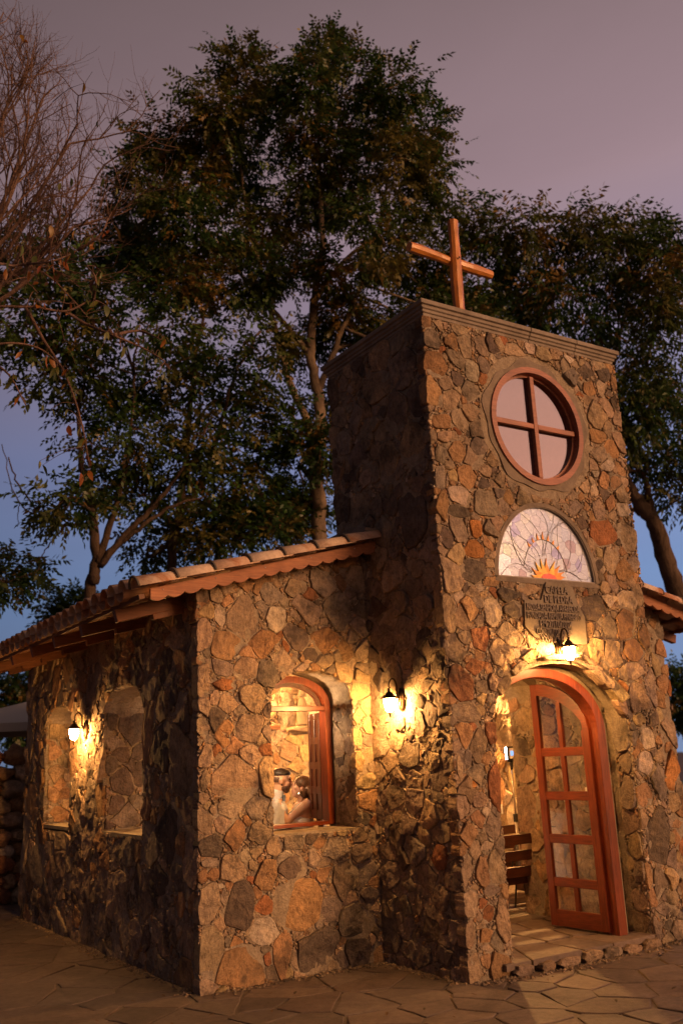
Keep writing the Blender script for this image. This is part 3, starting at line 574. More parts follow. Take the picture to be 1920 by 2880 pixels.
# ---- tower: front wall with door, half round light and round window
DOOR = arch(2.27, 4.03, -.14, 2.08, 2.61, 18); HALF = [(2.482, 3.418), (3.788, 3.418)]+[(3.135+.653*math.cos(t)**1, 3.418+.738*math.sin(t)) for t in np.linspace(0, math.pi, 22)][1:-1]
RND = [(3.190+.60*math.cos(t), 5.021+.60*math.sin(t)) for t in np.linspace(0, 2*math.pi, 32, endpoint=False)]
g_t = [(A_, -.15), (B_, -.15), (B_, H_), (A_, H_)]
w_tf = wall('wall', (0, -D_, 0), (1, 0, 0), (0, -1, 0), g_t, [DOOR, HALF, RND], .28)
PLQ = [(3.07, 3.39), (2.98, 3.21), (2.76, 3.20), (2.74, 2.95), (2.84, 2.86), (3.02, 2.80), (3.54, 2.80), (3.55, 3.06), (3.47, 3.20), (3.42, 3.36), (3.30, 3.39)]
RING = [(3.190+.76*math.cos(t)*random.uniform(.97, 1.06), 5.021+.76*math.sin(t)*random.uniform(.97, 1.06)) for t in np.linspace(0, 2*math.pi, 26, endpoint=False)]
HALO = [(2.44, 3.37), (3.83, 3.37)]+[(3.135+.70*math.cos(t), 3.418+.785*math.sin(t)) for t in np.linspace(0, math.pi, 18)]
DOORX = arch(2.27, 4.03, -.14, 2.08, 2.66, 18)
stones(w_tf, (0, -D_, 0), (1, 0, 0), (0, -1, 0), g_t, [DOORX, HALO, RING, PLQ], TR_TF, None, ((.08, 90), (.055, 300), (.036, 800)), 5000, .035, edge_u=(A_, B_))
# flat slate stones stacked over the right half of the door arch
for (u_, v_, w__, h__, an, pr) in ((3.14, 2.665, .46, .05, 3, .10), (3.42, 2.615, .34, .045, -22, .05), (3.56, 2.63, .36, .05, -28, .045), (3.70, 2.49, .36, .10, -40, .05), (3.88, 2.37, .34, .13, -45, .045), (3.62, 2.50, .30, .045, -38, .04), (3.96, 2.20, .2, .10, -60, .035), (2.62, 2.56, .2, .08, 30, .03), (2.42, 2.40, .2, .10, 48, .03)):
    a_ = R_(an); ou = np.array([(math.cos(t), math.sin(t)) for t in np.linspace(0, 2*math.pi, 14, endpoint=False)]); ou = np.sign(ou)*np.abs(ou)**.6
    ou = ou*np.array([w__/2, h__/2])*rng.uniform(.88, 1.1, (14, 1)); ou = ou@np.array([[math.cos(a_), math.sin(a_)], [-math.sin(a_), math.cos(a_)]])+np.array([u_, v_])
    V, Fc = stone_mesh(np.array([0, -D_, 0.]), np.array([1., 0, 0]), np.array([0, -1., 0]), np.array([0, 0, 1.]), u_, v_, ou, pr, .05, True)
    BIG.append((.002, w_tf, V, Fc, rcol(random.choice('ygt'))))
# tower side walls and back
g_tl = [(-D_+.02, -.15), (E_, -.15), (E_, H_), (-D_+.02, H_)]
w_tl = wall('wall', (A_, 0, 0), (0, 1, 0), (-1, 0, 0), g_tl, [], .37)
stones(w_tl, (A_, 0, 0), (0, 1, 0), (-1, 0, 0), g_tl, [], TR_TL, (260, .18, .42), ((.1, 30), (.07, 90), (.045, 240)), 1400, .02, edge_u=(-D_+.02,), palette='gggddtt', rank=.8)
w_tr = wall('wall', (B_, 0, 0), (0, 1, 0), (1, 0, 0), g_tl, [], .37)
stones(w_tr, (B_, 0, 0), (0, 1, 0), (1, 0, 0), g_tl, [], '', (160, .2, .4), ((.08, 60),), 0, .0, edge_u=(-D_+.02,), palette='otg', rank=.05)
gi = [(-.95, .1), (.485, .1), (.485, 2.6), (-.95, 2.6)]
stones(w_tr, (B_-.37, 0, 0), (0, 1, 0), (-1, 0, 0), gi, [], '', (160, .18, .4), ((.08, 40), (.05, 60)), 350, prot=(.008, .03), edge_u=(.485,), palette='gtgto', rank=.4, off=.012)
stones(w_tf, (4.03, 0, 0), (0, 1, 0), (-1, 0, 0), [(-D_+.01, .06), (-1.06, .06), (-1.06, 2.1), (-D_+.01, 2.1)], [], '', (90, .16, .3), ((.06, 30),), 120, prot=(.006, .02), palette='ytgy', rank=.5, off=.010)
BACK = arch(2.20, 4.06, -.1, 2.3, 2.75)
g_b = [(A_+.36, -.15), (B_-.36, -.15), (B_-.36, H_), (A_+.36, H_)]
w_tb = wall('wall', (0, .03, 0), (1, 0, 0), (0, -1, 0), g_b, [BACK], .45, grid=.14)
# nave right and back walls (their inner faces are seen through the openings)
g_n = [(.02, -.15), (L_, -.15), (L_, zf(0)-.16), (.02, zf(0)-.16)]
w_rt = wall('wall', (W_, 0, 0), (0, 1, 0), (1, 0, 0), g_n, [], .45, grid=.2)
gri = [(1.3, .5), (3.9, .5), (3.9, 3.0), (1.3, 3.0)]
stones(w_rt, (W_-.45, 0, 0), (0, 1, 0), (-1, 0, 0), gri, [], '', (200, .22, .5), ((.09, 50), (.06, 80)), 300, prot=(.006, .02), palette='typtoy', rank=.12, off=.010)
g_k = [(.3, -.15), (W_-.3, -.15), (W_-.3, zf(W_-.3)-.2), (RX, zf(RX)-.2), (.3, zf(.3)-.2)]
w_bk = wall('wall', (0, L_, 0), (1, 0, 0), (0, 1, 0), g_k, [], .45, grid=.2)
gki = [(2.6, .9), (5.2, .9), (5.2, 3.6), (2.6, 3.6)]
stones(w_bk, (0, L_-.45, 0), (1, 0, 0), (0, -1, 0), gki, [], '', (300, .22, .5), ((.09, 60), (.06, 90)), 400, prot=(.006, .02), palette='typtyo', rank=.5, off=.006)
# the 290 stones that show largest are parts, the rest one part of stuff per wall
BIG.sort(key=lambda q: -q[0])
for i, (s_, wo, V, Fc, cc) in enumerate(BIG):
    if i < 290: obj('stone', V, Fc, M['stone'], wo, np.array(cc), False)
    else: REST.setdefault(wo.name, (wo, MB()))[1].add(V, Fc, cc)
for wo, mb in REST.values():
    tag(mb.build('small_stones', M['stone'], wo, False, True), 'small stones and chips packed into the mortar joints', kind='stuff')

# ---- cement ring round the round window, trim of the half round light
def ringpoly(cx, cz, r, n=48, ry=None): return [(cx+r*math.cos(t), cz+(ry or r)*math.sin(t)) for t in np.linspace(0, 2*math.pi, n, endpoint=False)]
XU, ZU = (1, 0, 0), (0, 0, 1)
b = MB(); ro = [(3.19+(.705+.025*math.sin(5*t)+.02*math.sin(11*t+1))*math.cos(t), 5.021+(.705+.025*math.sin(5*t)+.02*math.sin(11*t+1))*math.sin(t)) for t in np.linspace(0, 2*math.pi, 64, endpoint=False)]
b.band(ro, ringpoly(3.19, 5.021, .622, 64), (0, -D_+.02, 0), XU, ZU, .034, closed=True); b.build('cement_ring', M['cement'], chapel)
b = MB(); oo = [(3.135+.705*math.cos(t), 3.40+.80*math.sin(t)) for t in np.linspace(0, math.pi, 30)]; ii = [(3.135+.652*math.cos(t), 3.42+.736*math.sin(t)) for t in np.linspace(0, math.pi, 30)]
b.band(oo, ii, (0, -D_+.02, 0), XU, ZU, .034); b.box((3.135, -D_+.003, 3.395), (1.42, .034, .05)); b.build('cement_trim', M['cement'], chapel)

# ---- round window
rw = MB().band(ringpoly(3.19, 5.021, .632), ringpoly(3.19, 5.021, .572), (0, -D_+.12, 0), XU, ZU, .155, closed=True).build('round_window', M['round_wood'], chapel)
MB().band(ringpoly(3.19, 5.021, .574), ringpoly(3.19, 5.021, .545), (0, -D_+.10, 0), XU, ZU, .06, closed=True).build('rebate', M['round_wood'], rw)
bevel(MB().box((3.19, -D_+.030, 5.021), (.055, .05, 1.10)).build('muntin', M['round_wood'], rw), .005)
bevel(MB().box((3.19-.29, -D_+.030, 5.021), (.52, .045, .055)).build('muntin', M['round_wood'], rw), .005)
bevel(MB().box((3.19+.29, -D_+.030, 5.021), (.52, .045, .055)).build('muntin', M['round_wood'], rw), .005)
for k in range(4):
    t0 = k*math.pi/2; pts = [(0, 0)]+[(.553*math.cos(t0+t), .553*math.sin(t0+t)) for t in np.linspace(0, math.pi/2, 12)]
    MB().prism([(3.19+p[0], 5.021+p[1]) for p in pts], (0, -D_+.062, 0), XU, ZU, .006).build('pane', M['round_pane'], rw)

# ---- stained glass half moon
sg = MB(); hm = [(3.135+.652*math.cos(t), 3.42+.736*math.sin(t)) for t in np.linspace(0, math.pi, 40)]
hi2 = [(3.135+.640*math.cos(t), 3.426+.724*math.sin(t)) for t in np.linspace(0, math.pi, 40)]
sg.band(hm, hi2, (0, -D_+.03, 0), XU, ZU, .035); sg.box((3.135, -D_+.012, 3.426), (1.29, .035, .012))
sgo = sg.build('stained_glass_window', M['lead'], chapel)
# panes: Voronoi-like cells in fan coordinates
seeds_ = []
rs = np.random.default_rng(5)
while len(seeds_) < 74:
    u_, v_ = rs.uniform(-.65, .65), rs.uniform(0, .74)
    if (u_/.65)**2+(v_/.735)**2 > 1: continue
    if all(math.hypot(u_-p[0], v_-p[1]) > .082 for p in seeds_): seeds_.append((u_, v_))
hmp = [(p[0]-3.135, p[1]-3.42) for p in hi2]
def clip(poly, nx_, ny_, c):
    out = []
    for i in range(len(poly)):
        p, q = poly[i], poly[(i+1) % len(poly)]; dp, dq = p[0]*nx_+p[1]*ny_-c, q[0]*nx_+q[1]*ny_-c
        if dp <= 0: out.append(p)
        if dp*dq < 0: t = dp/(dp-dq); out.append((p[0]+(q[0]-p[0])*t, p[1]+(q[1]-p[1])*t))
    return out
GC = [(.56, .55, .60), (.54, .53, .60), (.60, .59, .62), (.57, .54, .60), (.51, .52, .60), (.60, .58, .58)]
def rad(p): return math.hypot(p[0]/.65, (p[1]+.02)/.735)
for i, s in enumerate(seeds_):
    pl = hmp
    for j, q in enumerate(seeds_):
        if j == i: continue
        # stretched metric towards the sun at the bottom centre gives ray-shaped panes
        nx_, ny_ = q[0]-s[0], q[1]-s[1]; c = ((q[0]**2+q[1]**2)-(s[0]**2+s[1]**2))/2; m_ = math.hypot(nx_, ny_)
        pl = clip(pl, nx_/m_, ny_/m_, c/m_-.0008)
        if len(pl) < 3: break
    if len(pl) < 3: continue
    c = GC[rs.integers(len(GC))]; r = rs.random()
    if r < .09: c = (.58, .65, .56)
    elif r < .14: c = (.40, .37, .55)
    elif r < .18: c = (.42, .32, .36)
    if s[0] < -.42 and s[1] < .2: c = tuple(min(1, q*1.35) for q in (.55, .55, .62))  # lower left panes painted paler for lamp glow behind them
    MB().prism([(3.135+p[0], 3.42+p[1]) for p in pl], (0, -D_+.028, 0), XU, ZU, .006, c=c).build('pane', M['stained'], sgo, col_=True)
def petal(cx, cz, an, ln, w): # pointed flame
    ca, sa = math.cos(an), math.sin(an); P = [(-w, 0), (w, 0), (w*.75, ln*.35), (w*.15, ln*.72), (w*.2, ln), (-w*.35, ln*.7), (-w*.9, ln*.35)]
    return [(cx+p[0]*sa+p[1]*ca, cz-p[0]*ca+p[1]*sa) for p in P]
for k in range(9):
    an = math.pi*(k+.5)/9+random.uniform(-.05, .05); cx, cz = 3.155+.10*math.cos(an), 3.434+.03*math.sin(an)
    MB().prism(petal(cx, cz, an, .13+.05*math.sin(an), .034), (0, -D_+.020-.0004*k, 0), XU, ZU, .008, c=random.choice([(.85, .36, .05), (.9, .45, .07), (.8, .27, .04)])).build('flame_pane', M['stained'], sgo, col_=True)
MB().prism([(3.155+.10*math.cos(t), 3.432+.055*math.sin(t)) for t in np.linspace(0, math.pi, 14)], (0, -D_+.014, 0), XU, ZU, .008, c=(.75, .12, .08)).build('sun_pane', M['stained'], sgo, col_=True)
for k in range(7):
    an = math.pi*(.29+.42*k/6); cx, cz = 3.135+.30*math.cos(an), 3.43+.40*math.sin(an)
    MB().prism(petal(cx, cz, an, .05+.03*math.sin(an*3)**2, .014), (0, -D_+.021, 0), XU, ZU, .006, c=(.8, .3, .06)).build('flame_pane', M['stained'], sgo, col_=True)
b = MB(); b.tube([(3.135+.30*math.cos(t), -D_+.020, 3.43+.40*math.sin(t)) for t in np.linspace(.25, 2.89, 26)], .004, 5)
for k in range(16):
    an = math.pi*(k+.5)/16+random.uniform(-.06, .06); b.tube([(3.135+r*math.cos(an+.25*math.sin(r*7+k)), -D_+.021, 3.43+1.13*r*math.sin(an+.25*math.sin(r*7+k))) for r in np.linspace(.2, .62, 7)], .0025, 4)
b.build('came', M['lead'], sgo)

# ---- lettered cement plaque
pq = MB().prism(list(reversed(PLQ)), (0, -D_-.004, 0), XU, ZU, .03, N=(0, -1, 0)).build('plaque', M['plaque'], chapel)
steps = [(3.10, 3.31, .27, .11), (3.02, 3.195, .42, .12), (2.78, 3.105, .73, .082), (2.77, 3.018, .76, .082), (2.90, 2.93, .52, .082), (2.84, 2.868, .58, .076), (2.92, 2.82, .38, .05)]
TXT = [('CAPELA', 3.19, 3.305, .075, .30), ('DE PEDRA', 3.205, 3.215, .075, .38), ('NOSSA SENHORA APARECIDA', 3.125, 3.128, .066, .70), ('FUNDADA: FAMÍLIA PINHEIRO', 3.125, 3.048, .066, .71), ('EM 27/10/2024', 3.135, 2.972, .066, .42), ('CONSTRUTOR:ZÉ MU', 3.10, 2.896, .066, .46), ('XXVII X MM', 3.07, 2.822, .062, .30)]
dg = bpy.context.evaluated_depsgraph_get()
for s_, cx, cz, hgt, wid in TXT:
    cu = bpy.data.curves.new('txt', 'FONT'); cu.body = s_; cu.extrude = .10; cu.resolution_u = 2; cu.offset = .010
    to = bpy.data.objects.new('txt', cu); col.objects.link(to); dg.update()
    me = bpy.data.meshes.new_from_object(to.evaluated_get(dg)); V = np.empty(len(me.vertices)*3); me.vertices.foreach_get('co', V); V = V.reshape(-1, 3)
    w_, h_ = np.ptp(V[:, 0]), .72; V[:, 0] = (V[:, 0]-V[:, 0].min())/w_*wid-wid/2; V[:, 1] *= hgt/h_; V[:, 2] *= .08
    X = np.stack([cx+V[:, 0], -D_-.040-V[:, 2], cz-hgt*.35+V[:, 1]], 1)
    obj('lettering', X, [tuple(p.vertices) for p in me.polygons], M['cornice'], pq)  # paler cement than the plaque stands in for light on raised letters
    bpy.data.objects.remove(to); bpy.data.curves.remove(cu)

# ---- cornice round the tower head and its roof slab
co = MB()
cx0, cx1, cy0, cy1 = A_-.04, B_+.085, -D_-.085, E_+.08
prof = [(0, 0), (.0, .03), (.018, .036), (.018, .062), (.036, .068), (.036, .098), (.06, .104), (.06, .15)]
cor = MB()
segs = [((A_-.0, -D_), (RX+.05, -D_), (0, -1)), ((RX+.056, -D_), (3.85, -D_), (0, -1)), ((3.856, -D_), (B_, -D_), (0, -1))]
cp = empty('cornice', (RX, -.4, H_), parent=chapel)
def corn_piece(p, q, n, e0, e1, mat='cornice'):
    mb = MB(); p, q, n = np.array([*p, H_-.005]), np.array([*q, H_-.005]), np.array([*n, 0.]); t = (q-p)/np.linalg.norm(q-p)
    V = []
    for (d, h) in prof+[(-.2, .15), (-.2, 0)]:
        V.append(p+n*(d+.012)+np.array([0, 0, h])-t*(e0*(d+.012)))
    for (d, h) in prof+[(-.2, .15), (-.2, 0)]:
        V.append(q+n*(d+.012)+np.array([0, 0, h])+t*(e1*(d+.012)))
    m = len(prof)+2; Fc = [(i, (i+1) % m, m+(i+1) % m, m+i) for i in range(m)]+[tuple(range(m-1, -1, -1)), tuple(range(m, 2*m))]
    mb.add(V, Fc); bevel(mb.build('cornice_block', M[mat], cp), .004, 1)
corn_piece(*segs[0], 1, 0); corn_piece(*segs[1], 0, 0); corn_piece(*segs[2], 0, 1)
corn_piece((A_, E_), (A_, -D_), (-1, 0), 1, 1); corn_piece((B_, -D_), (B_, E_), (1, 0), 1, 1); corn_piece((B_, E_), (A_, E_), (0, 1), 1, 1)
MB().box(((A_+B_)/2, (E_-D_)/2, H_+.04), (B_-A_-.1, E_+D_-.1, .12)).build('tower_slab', M['cement'], chapel)

# ---- wooden cross on the tower
cross = empty('wooden_cross', (3.04, -.38, H_+.1), 'round log wooden cross standing on top of the stone tower', 'cross')
k = np.linspace(0, 1, 12)
MB().tube([(3.04+.006*math.sin(9*t)+.014*t, -.38, H_+.09+1.78*t) for t in k], [.074-.012*t+.005*math.sin(13*t) for t in k], 9, wob=.09).build('upright', M['log'], cross, False)
MB().tube([(2.43+1.2*t, -.33+.01*math.sin(6*t), 7.345-.055*t+.01*math.sin(7*t)) for t in k], [.057+.006*math.sin(11*t) for t in k], 9, wob=.09).build('crossbeam', M['log_x'], cross, False)
MB().ell((3.045, -.462, 7.31), (.013, .008, .013)).build('bolt', M['bronze'], cross, True)

# ------------------------------------------------------------------ roof
roof = empty('roof', (RX, L_/2, zf(RX)), parent=chapel)
def tile_mesh(name, convex, length, r0, r1, th=.014, n=9):
    V = []; 
    for x, r in ((0, r0), (length, r1)):
        for rr in (r, r-th):
            for k in range(n):
                a = math.pi*k/(n-1); y, z = rr*math.cos(a), rr*math.sin(a)*.92
                V.append((x, y, z if convex else -z))
    Fc = []
    for k in range(n-1):
        o0, i0, o1, i1 = k, n+k, 2*n+k, 3*n+k
        Fc += [(o0, o0+1, o1+1, o1), (i0+1, i0, i1, i1+1), (o0+1, o0, i0, i0+1), (o1, o1+1, i1+1, i1)]
    Fc += [(0, n, 3*n, 2*n), (n-1, 3*n-1-2*n+2*n, 3*n-1, 2*n-1)][:1]
    return V, Fc
def slope_frame(side):
    """down-slope, across, up axes of the left (-1) or right (+1) roof plane"""
    s = np.array([side*math.cos(TH), 0, -math.sin(TH)]); y = np.array([0, 1., 0]); n = np.array([side*math.sin(TH), 0, math.cos(TH)]); return s, y, n
TC = [(.46, .30, .20), (.50, .35, .25), (.42, .25, .16), (.54, .40, .30), (.38, .21, .13)]
PALE = [(.66, .50, .37), (.62, .45, .33), (.70, .54, .41), (.60, .40, .28)]
TCACHE = {}
def tile_obj(kind, x, y, side, up, c, length=.44, r0=.105, r1=.088, tilt=.04, name='roof_tile'):
    """single tile: (x) is the plan position of its lower end"""
    s, ya, n = slope_frame(side); key = (kind, length, r0, tuple(c))
    if key not in TCACHE:
        V, Fc = tile_mesh(name, kind > 0, length, r0, r1); TCACHE[key] = mesh_from(name, V, Fc, M['tile'], np.array(c), True)
    o = bpy.data.objects.new(name, TCACHE[key]); col.objects.link(o)
    p = np.array([x, y, zf(x)])+n*up; u = -s*math.cos(tilt)+n*-math.sin(tilt)*1.0; nn = np.cross(u, ya)
    if nn[2] < 0: nn = -nn
    yy = np.cross(nn, u)
    mw = Matrix(((u[0], yy[0], nn[0], p[0]), (u[1], yy[1], nn[1], p[1]), (u[2], yy[2], nn[2], p[2]), (0, 0, 0, 1)))
    o.parent = roof; o.matrix_parent_inverse = Matrix.Translation(-Vector(WLOC[roof.name])); o.matrix_basis = mw; WLOC[o.name] = tuple(p); return o
def tile_into(mb, kind, x, y, side, up, c, length=.44, r0=.105, r1=.088, tilt=.04):
    s, ya, n = slope_frame(side); V, Fc = tile_mesh('', kind > 0, length, r0, r1, n=7); V = np.array(V)
    u = -s*math.cos(tilt)-n*math.sin(tilt); nn = np.cross(u, ya); nn = nn if nn[2] > 0 else -nn; yy = np.cross(nn, u); p = np.array([x, y, zf(x)])+n*up
    mb.add(p+V[:, :1]*u+V[:, 1:2]*yy+V[:, 2:]*nn, Fc, c)
rest = MB(); XE = -.74
for side in (-1, 1):
    for ci in range(11):
        dx = XE+ci*.36*math.cos(TH); x = dx if side < 0 else W_-dx
        for yi in range(27):
            y = -.06+yi*.232+random.uniform(-.008, .008)
            near_tower = A_-.1 < x < B_+.1 and y < E_+.1
            if near_tower: continue
            c1, c2 = random.choice(TC), random.choice(TC)
            if ci == 0 and side < 0:
                tile_obj(1, x+random.uniform(-.012, .012), y, side, .045, c1); tile_obj(-1, x+.02, y+.116, side, .055, c2)
            elif side > 0 and ci < 3 and yi < 6:
                tile_obj(1, x, y, side, .045, c1); tile_obj(-1, x, y+.116, side, .055, c2)
            else:
                tile_into(rest, 1, x, y, side, .045, c1); tile_into(rest, -1, x, y+.116, side, .055, c2)
    for ci in range(10):                                         # pale row along the front edge
        dx = XE+.03+ci*.365*math.cos(TH); x = dx if side < 0 else W_-dx
        if A_-.22 < x < B_+.22: continue
        tile_obj(1, x, -.285+random.uniform(-.008, .008), side, .030, PALE[(ci*3+1) % 4], .45, .108, .094, .03)
        s_, ya_, n_ = slope_frame(side); q_ = np.array([x, -.285, zf(x)])+n_*.030
        MB().tube([q_+ya_*.106*math.cos(t)+n_*(.099*math.sin(t)-.003) for t in np.linspace(.05, math.pi-.05, 14)], .0125, 6).build('mortar_lip', M['lip'], roof, True)
tag(rest.build('roof_tiles', M['tile'], roof, True, True), 'clay tiles laid over the rest of the roof', kind='stuff')
for yi in range(17):
    if yi*.36 < E_: continue
    V, Fc = tile_mesh('', True, .42, .12, .105); V = np.array(V); MBr = MB()
    MBr.add(np.stack([RX+V[:, 1], yi*.36+V[:, 0], zf(RX)+.08+V[:, 2]], 1), Fc, random.choice(TC)); MBr.build('ridge_tile', M['tile'], roof, True, True)
# mortar plugs under the lips of the pale edge tiles
# scalloped boards along the front edge
def fascia(side):
    xs = np.linspace(-.56, A_+.02, 260); P = []
    top = [(x, zf(x)) for x in xs]; bot = []
    for x in xs: bot.append((x, zf(x)-.085-.034*abs(math.sin(math.pi*(x+.56)/.158))**.75))
    if side > 0: top = [(W_-p[0], p[1]) for p in top][::-1]; bot = [(W_-p[0], p[1]) for p in bot][::-1]
    b = MB(); b.band(top, bot, (0, -.245, 0), XU, ZU, -.028); o = b.build('fascia_board', M['fascia'], roof)
    for k in range(5):
        x = -.45+k*.5; x = x if side < 0 else W_-x
        MB().ell((x, -.2475, zf(x)-.03), (.006, .004, .006), n=8, m=5).build('nail', M['steel'], roof)
fascia(-1); fascia(1)
# rafters with stepped tails, battens, lining
for side in (-1, 1):
    s, ya, n = slope_frame(side)
    for y in (.34, 1.32, 2.24, 3.12, 4.0, 4.9, 5.6):
        x0 = -.70; mid = np.array([(x0+RX)/2, y, zf((x0+RX)/2)])-n*.125; mid[0] = mid[0] if side < 0 else W_-mid[0]
        ln = (RX-x0)/math.cos(TH); mid2 = np.array([(x0+1.2)/2, y, 0]); xm = (x0+1.0)/2; l2 = (1.0-x0)/math.cos(TH)
        p = np.array([xm, y, zf(xm)]); p = p if side < 0 else np.array([W_-xm, y, zf(xm)])
        bevel(MB().box(p-n*.128, (l2, .075, .115), (s, ya, n)).build('rafter', M['rafter'], roof), .004, 1)
        q = np.array([-.16 if side < 0 else W_+.16, y, zf(-.16)])-n*.21
        bevel(MB().box(q, (.44, .072, .055), (s, ya, n)).build('rafter_corbel', M['rafter'], roof), .004, 1)
    for k in range(11):
        x = XE+.10+k*.355; x_ = x if side < 0 else W_-x
        y0, y1 = -.215, L_+.1
        if A_-.1 < x_ < B_+.1: y0 = E_+.05
        MB().box(np.array([x_, (y0+y1)/2, zf(x)])-n*.048, (.05, y1-y0, .04), (s, ya, n)).build('batten', M['batten'], roof)
    x0, x1 = .05, RX-.02; xm = (x0+x1)/2; ln = (x1-x0)/math.cos(TH)
    p = np.array([xm if side < 0 else W_-xm, (E_+L_)/2+.02, zf(xm)])-n*.085
    MB().box(p, (ln, L_-E_-.06, .02), (s, ya, n)).build('roof_lining', M['ceiling'], roof)
    p = np.array([.9 if side < 0 else W_-.9, .28, zf(.9)])-n*.085
    MB().box(p, (1.7, .46, .02), (s, ya, n)).build('roof_lining', M['ceiling'], roof)
# slate flashing where the roof meets the tower side
MB().prism([(-.30, zf(A_)+.08), (.46, zf(A_)+.10), (.46, zf(A_)+.15), (-.05, zf(A_)+.17), (-.30, zf(A_)+.115)], (A_-.16, 0, 0), (0, 1, 0), ZU, .14, N=(1, 0, 0)).build('flashing', M['cement'], roof)

# ------------------------------------------------------------------ nave window
wx0, wx1, wz0, wzs, wza = .70, 1.585, 1.215, 2.33, 2.63
win = empty('window', (1.14, .42, wz0), parent=chapel)
def archline(x0, x1, zs, za, n=20): c, h = (x0+x1)/2, (x1-x0)/2; return [(c+h*math.cos(t), zs+(za-zs)*math.sin(t)) for t in np.linspace(0, math.pi, n)]
fo = [(wx1, wz0)]+archline(wx0, wx1, wzs, wza)+[(wx0, wz0)]; fi_ = [(wx1-.065, wz0)]+archline(wx0+.065, wx1-.065, wzs-.02, wza-.065)+[(wx0+.065, wz0)]
MB().band(fo, fi_, (0, .50, 0), XU, ZU, .12).build('frame', M['wood_z'], win)
MB().band([(p[0], p[1]) for p in archline(wx0+.03, wx1-.03, wzs, wza-.03)], archline(wx0+.10, wx1-.10, wzs-.02, wza-.10), (0, .485, 0), XU, ZU, .05).build('frame_lip', M['dark_wood'], win)
bevel(MB().box((1.14, .43, 2.315), (.80, .09, .05)).build('transom', M['wood_x'], win), .004)
bevel(MB().box((1.14, .44, 1.225), (.86, .11, .035)).build('sill_board', M['wood_x'], win), .004)
MB().box((1.14, .20, 1.165), (.94, .40, .05)).build('sill', M['plaster'], win)
MB().prism([(1.14-.36, 2.34), (1.14+.36, 2.34)]+archline(1.14-.36, 1.14+.36, 2.34, 2.55, 14)[1:-1], (0, .44, 0), XU, ZU, .004).build('pane', M['pane'], win)
def shutter(hx, hy, ang, width, z0, z1, flip):
    """panelled leaf, 2 columns by 4 rows; ang from +x"""
    d = np.array([math.cos(ang), math.sin(ang), 0]); nrm = np.array([-d[1], d[0], 0]); O = np.array([hx, hy, 0.])
    sh = empty('shutter', (hx, hy, z0), parent=None); sh.parent = win; sh.matrix_parent_inverse = Matrix.Translation(-Vector(WLOC[win.name]))
    def bx(nm, u0, u1, za, zb, th, mat, off=0):
        c = O+d*(u0+u1)/2+nrm*off; c[2] = (za+zb)/2; return bevel(MB().box(c, (u1-u0, th, zb-za), (d, nrm, (0, 0, 1))).build(nm, M[mat], sh), .003, 1)
    w = width; st = .055
    for u in (0, (w-st)/2, w-st): bx('stile', u, u+st, z0, z1, .034, 'dark_wood')
    zs = np.linspace(z0, z1-.07, 5)
    for k, z in enumerate(zs): bx('rail', st, w-st, z, z+(.085 if k in (0,) else .07), .030, 'dark_wood')
    for k in range(4):
        for u0, u1 in ((st, (w-st)/2), ((w+st)/2, w-st)): bx('panel', u0, u1, zs[k]+.07, zs[k+1], .010, 'dark_wood')
    for z in (z0+.2, z1-.25):
        c = O-d*.012; c[2] = z; MB().tube([c-np.array([0, 0, .05]), c+np.array([0, 0, .05])], .009, 8).build('hinge', M['black'], sh)
shutter(1.545, .525, R_(77), .37, 1.25, 2.28, 0); shutter(.735, .525, R_(128), .37, 1.25, 2.28, 0)
# side openings: plain wooden frames at the inner face
for y0, y1, za in ((1.36, 2.56, 2.68), (3.72, 4.78, 2.60)):
    sw = empty('window', (.42, (y0+y1)/2, 1.18), parent=chapel)
    o_ = [(y1+.05, 1.18)]+archline(y0-.05, y1+.05, 2.40, za+.03)+[(y0-.05, 1.18)]; i_ = [(y1-.002, 1.18)]+archline(y0+.002, y1-.002, 2.39, za-.02)+[(y0+.002, 1.18)]
    MB().band(o_, i_, (.485, 0, 0), (0, 1, 0), ZU, .04).build('frame', M['dark_wood'], sw)
    MB().box((.24, (y0+y1)/2, 1.165), (.5, y1-y0-.02, .04)).build('sill', M['plaster'], sw)

# ------------------------------------------------------------------ door
dx0, dx1, dzs, dza = 2.20, 3.84, 2.0, 2.575
FL = .10                                                      # floor level inside
door = empty('double_door', (3.02, -1.06, FL), parent=chapel)
o_ = [(dx1, FL-.03)]+archline(dx0, dx1, dzs, dza, 26)+[(dx0, FL-.03)]; i_ = [(dx1-.11, FL-.03)]+archline(dx0+.11, dx1-.11, dzs, dza-.085, 26)+[(dx0+.11, FL-.03)]
bevel(MB().band(o_, i_, (0, -.97, 0), XU, ZU, .15).build('frame', M['wood_z'], door), .006)
pb_o = [(dx1+.055, FL)]+archline(dx0-.055, dx1+.055, dzs, dza+.06, 26)+[(dx0-.055, FL)]; pb_i = [(dx1+.002, FL)]+archline(dx0-.002, dx1+.002, dzs, dza+.004, 26)+[(dx0-.002, FL)]
MB().band(pb_o, pb_i, (0, -.985, 0), XU, ZU, .09).build('plaster_band', M['plaster'], door)
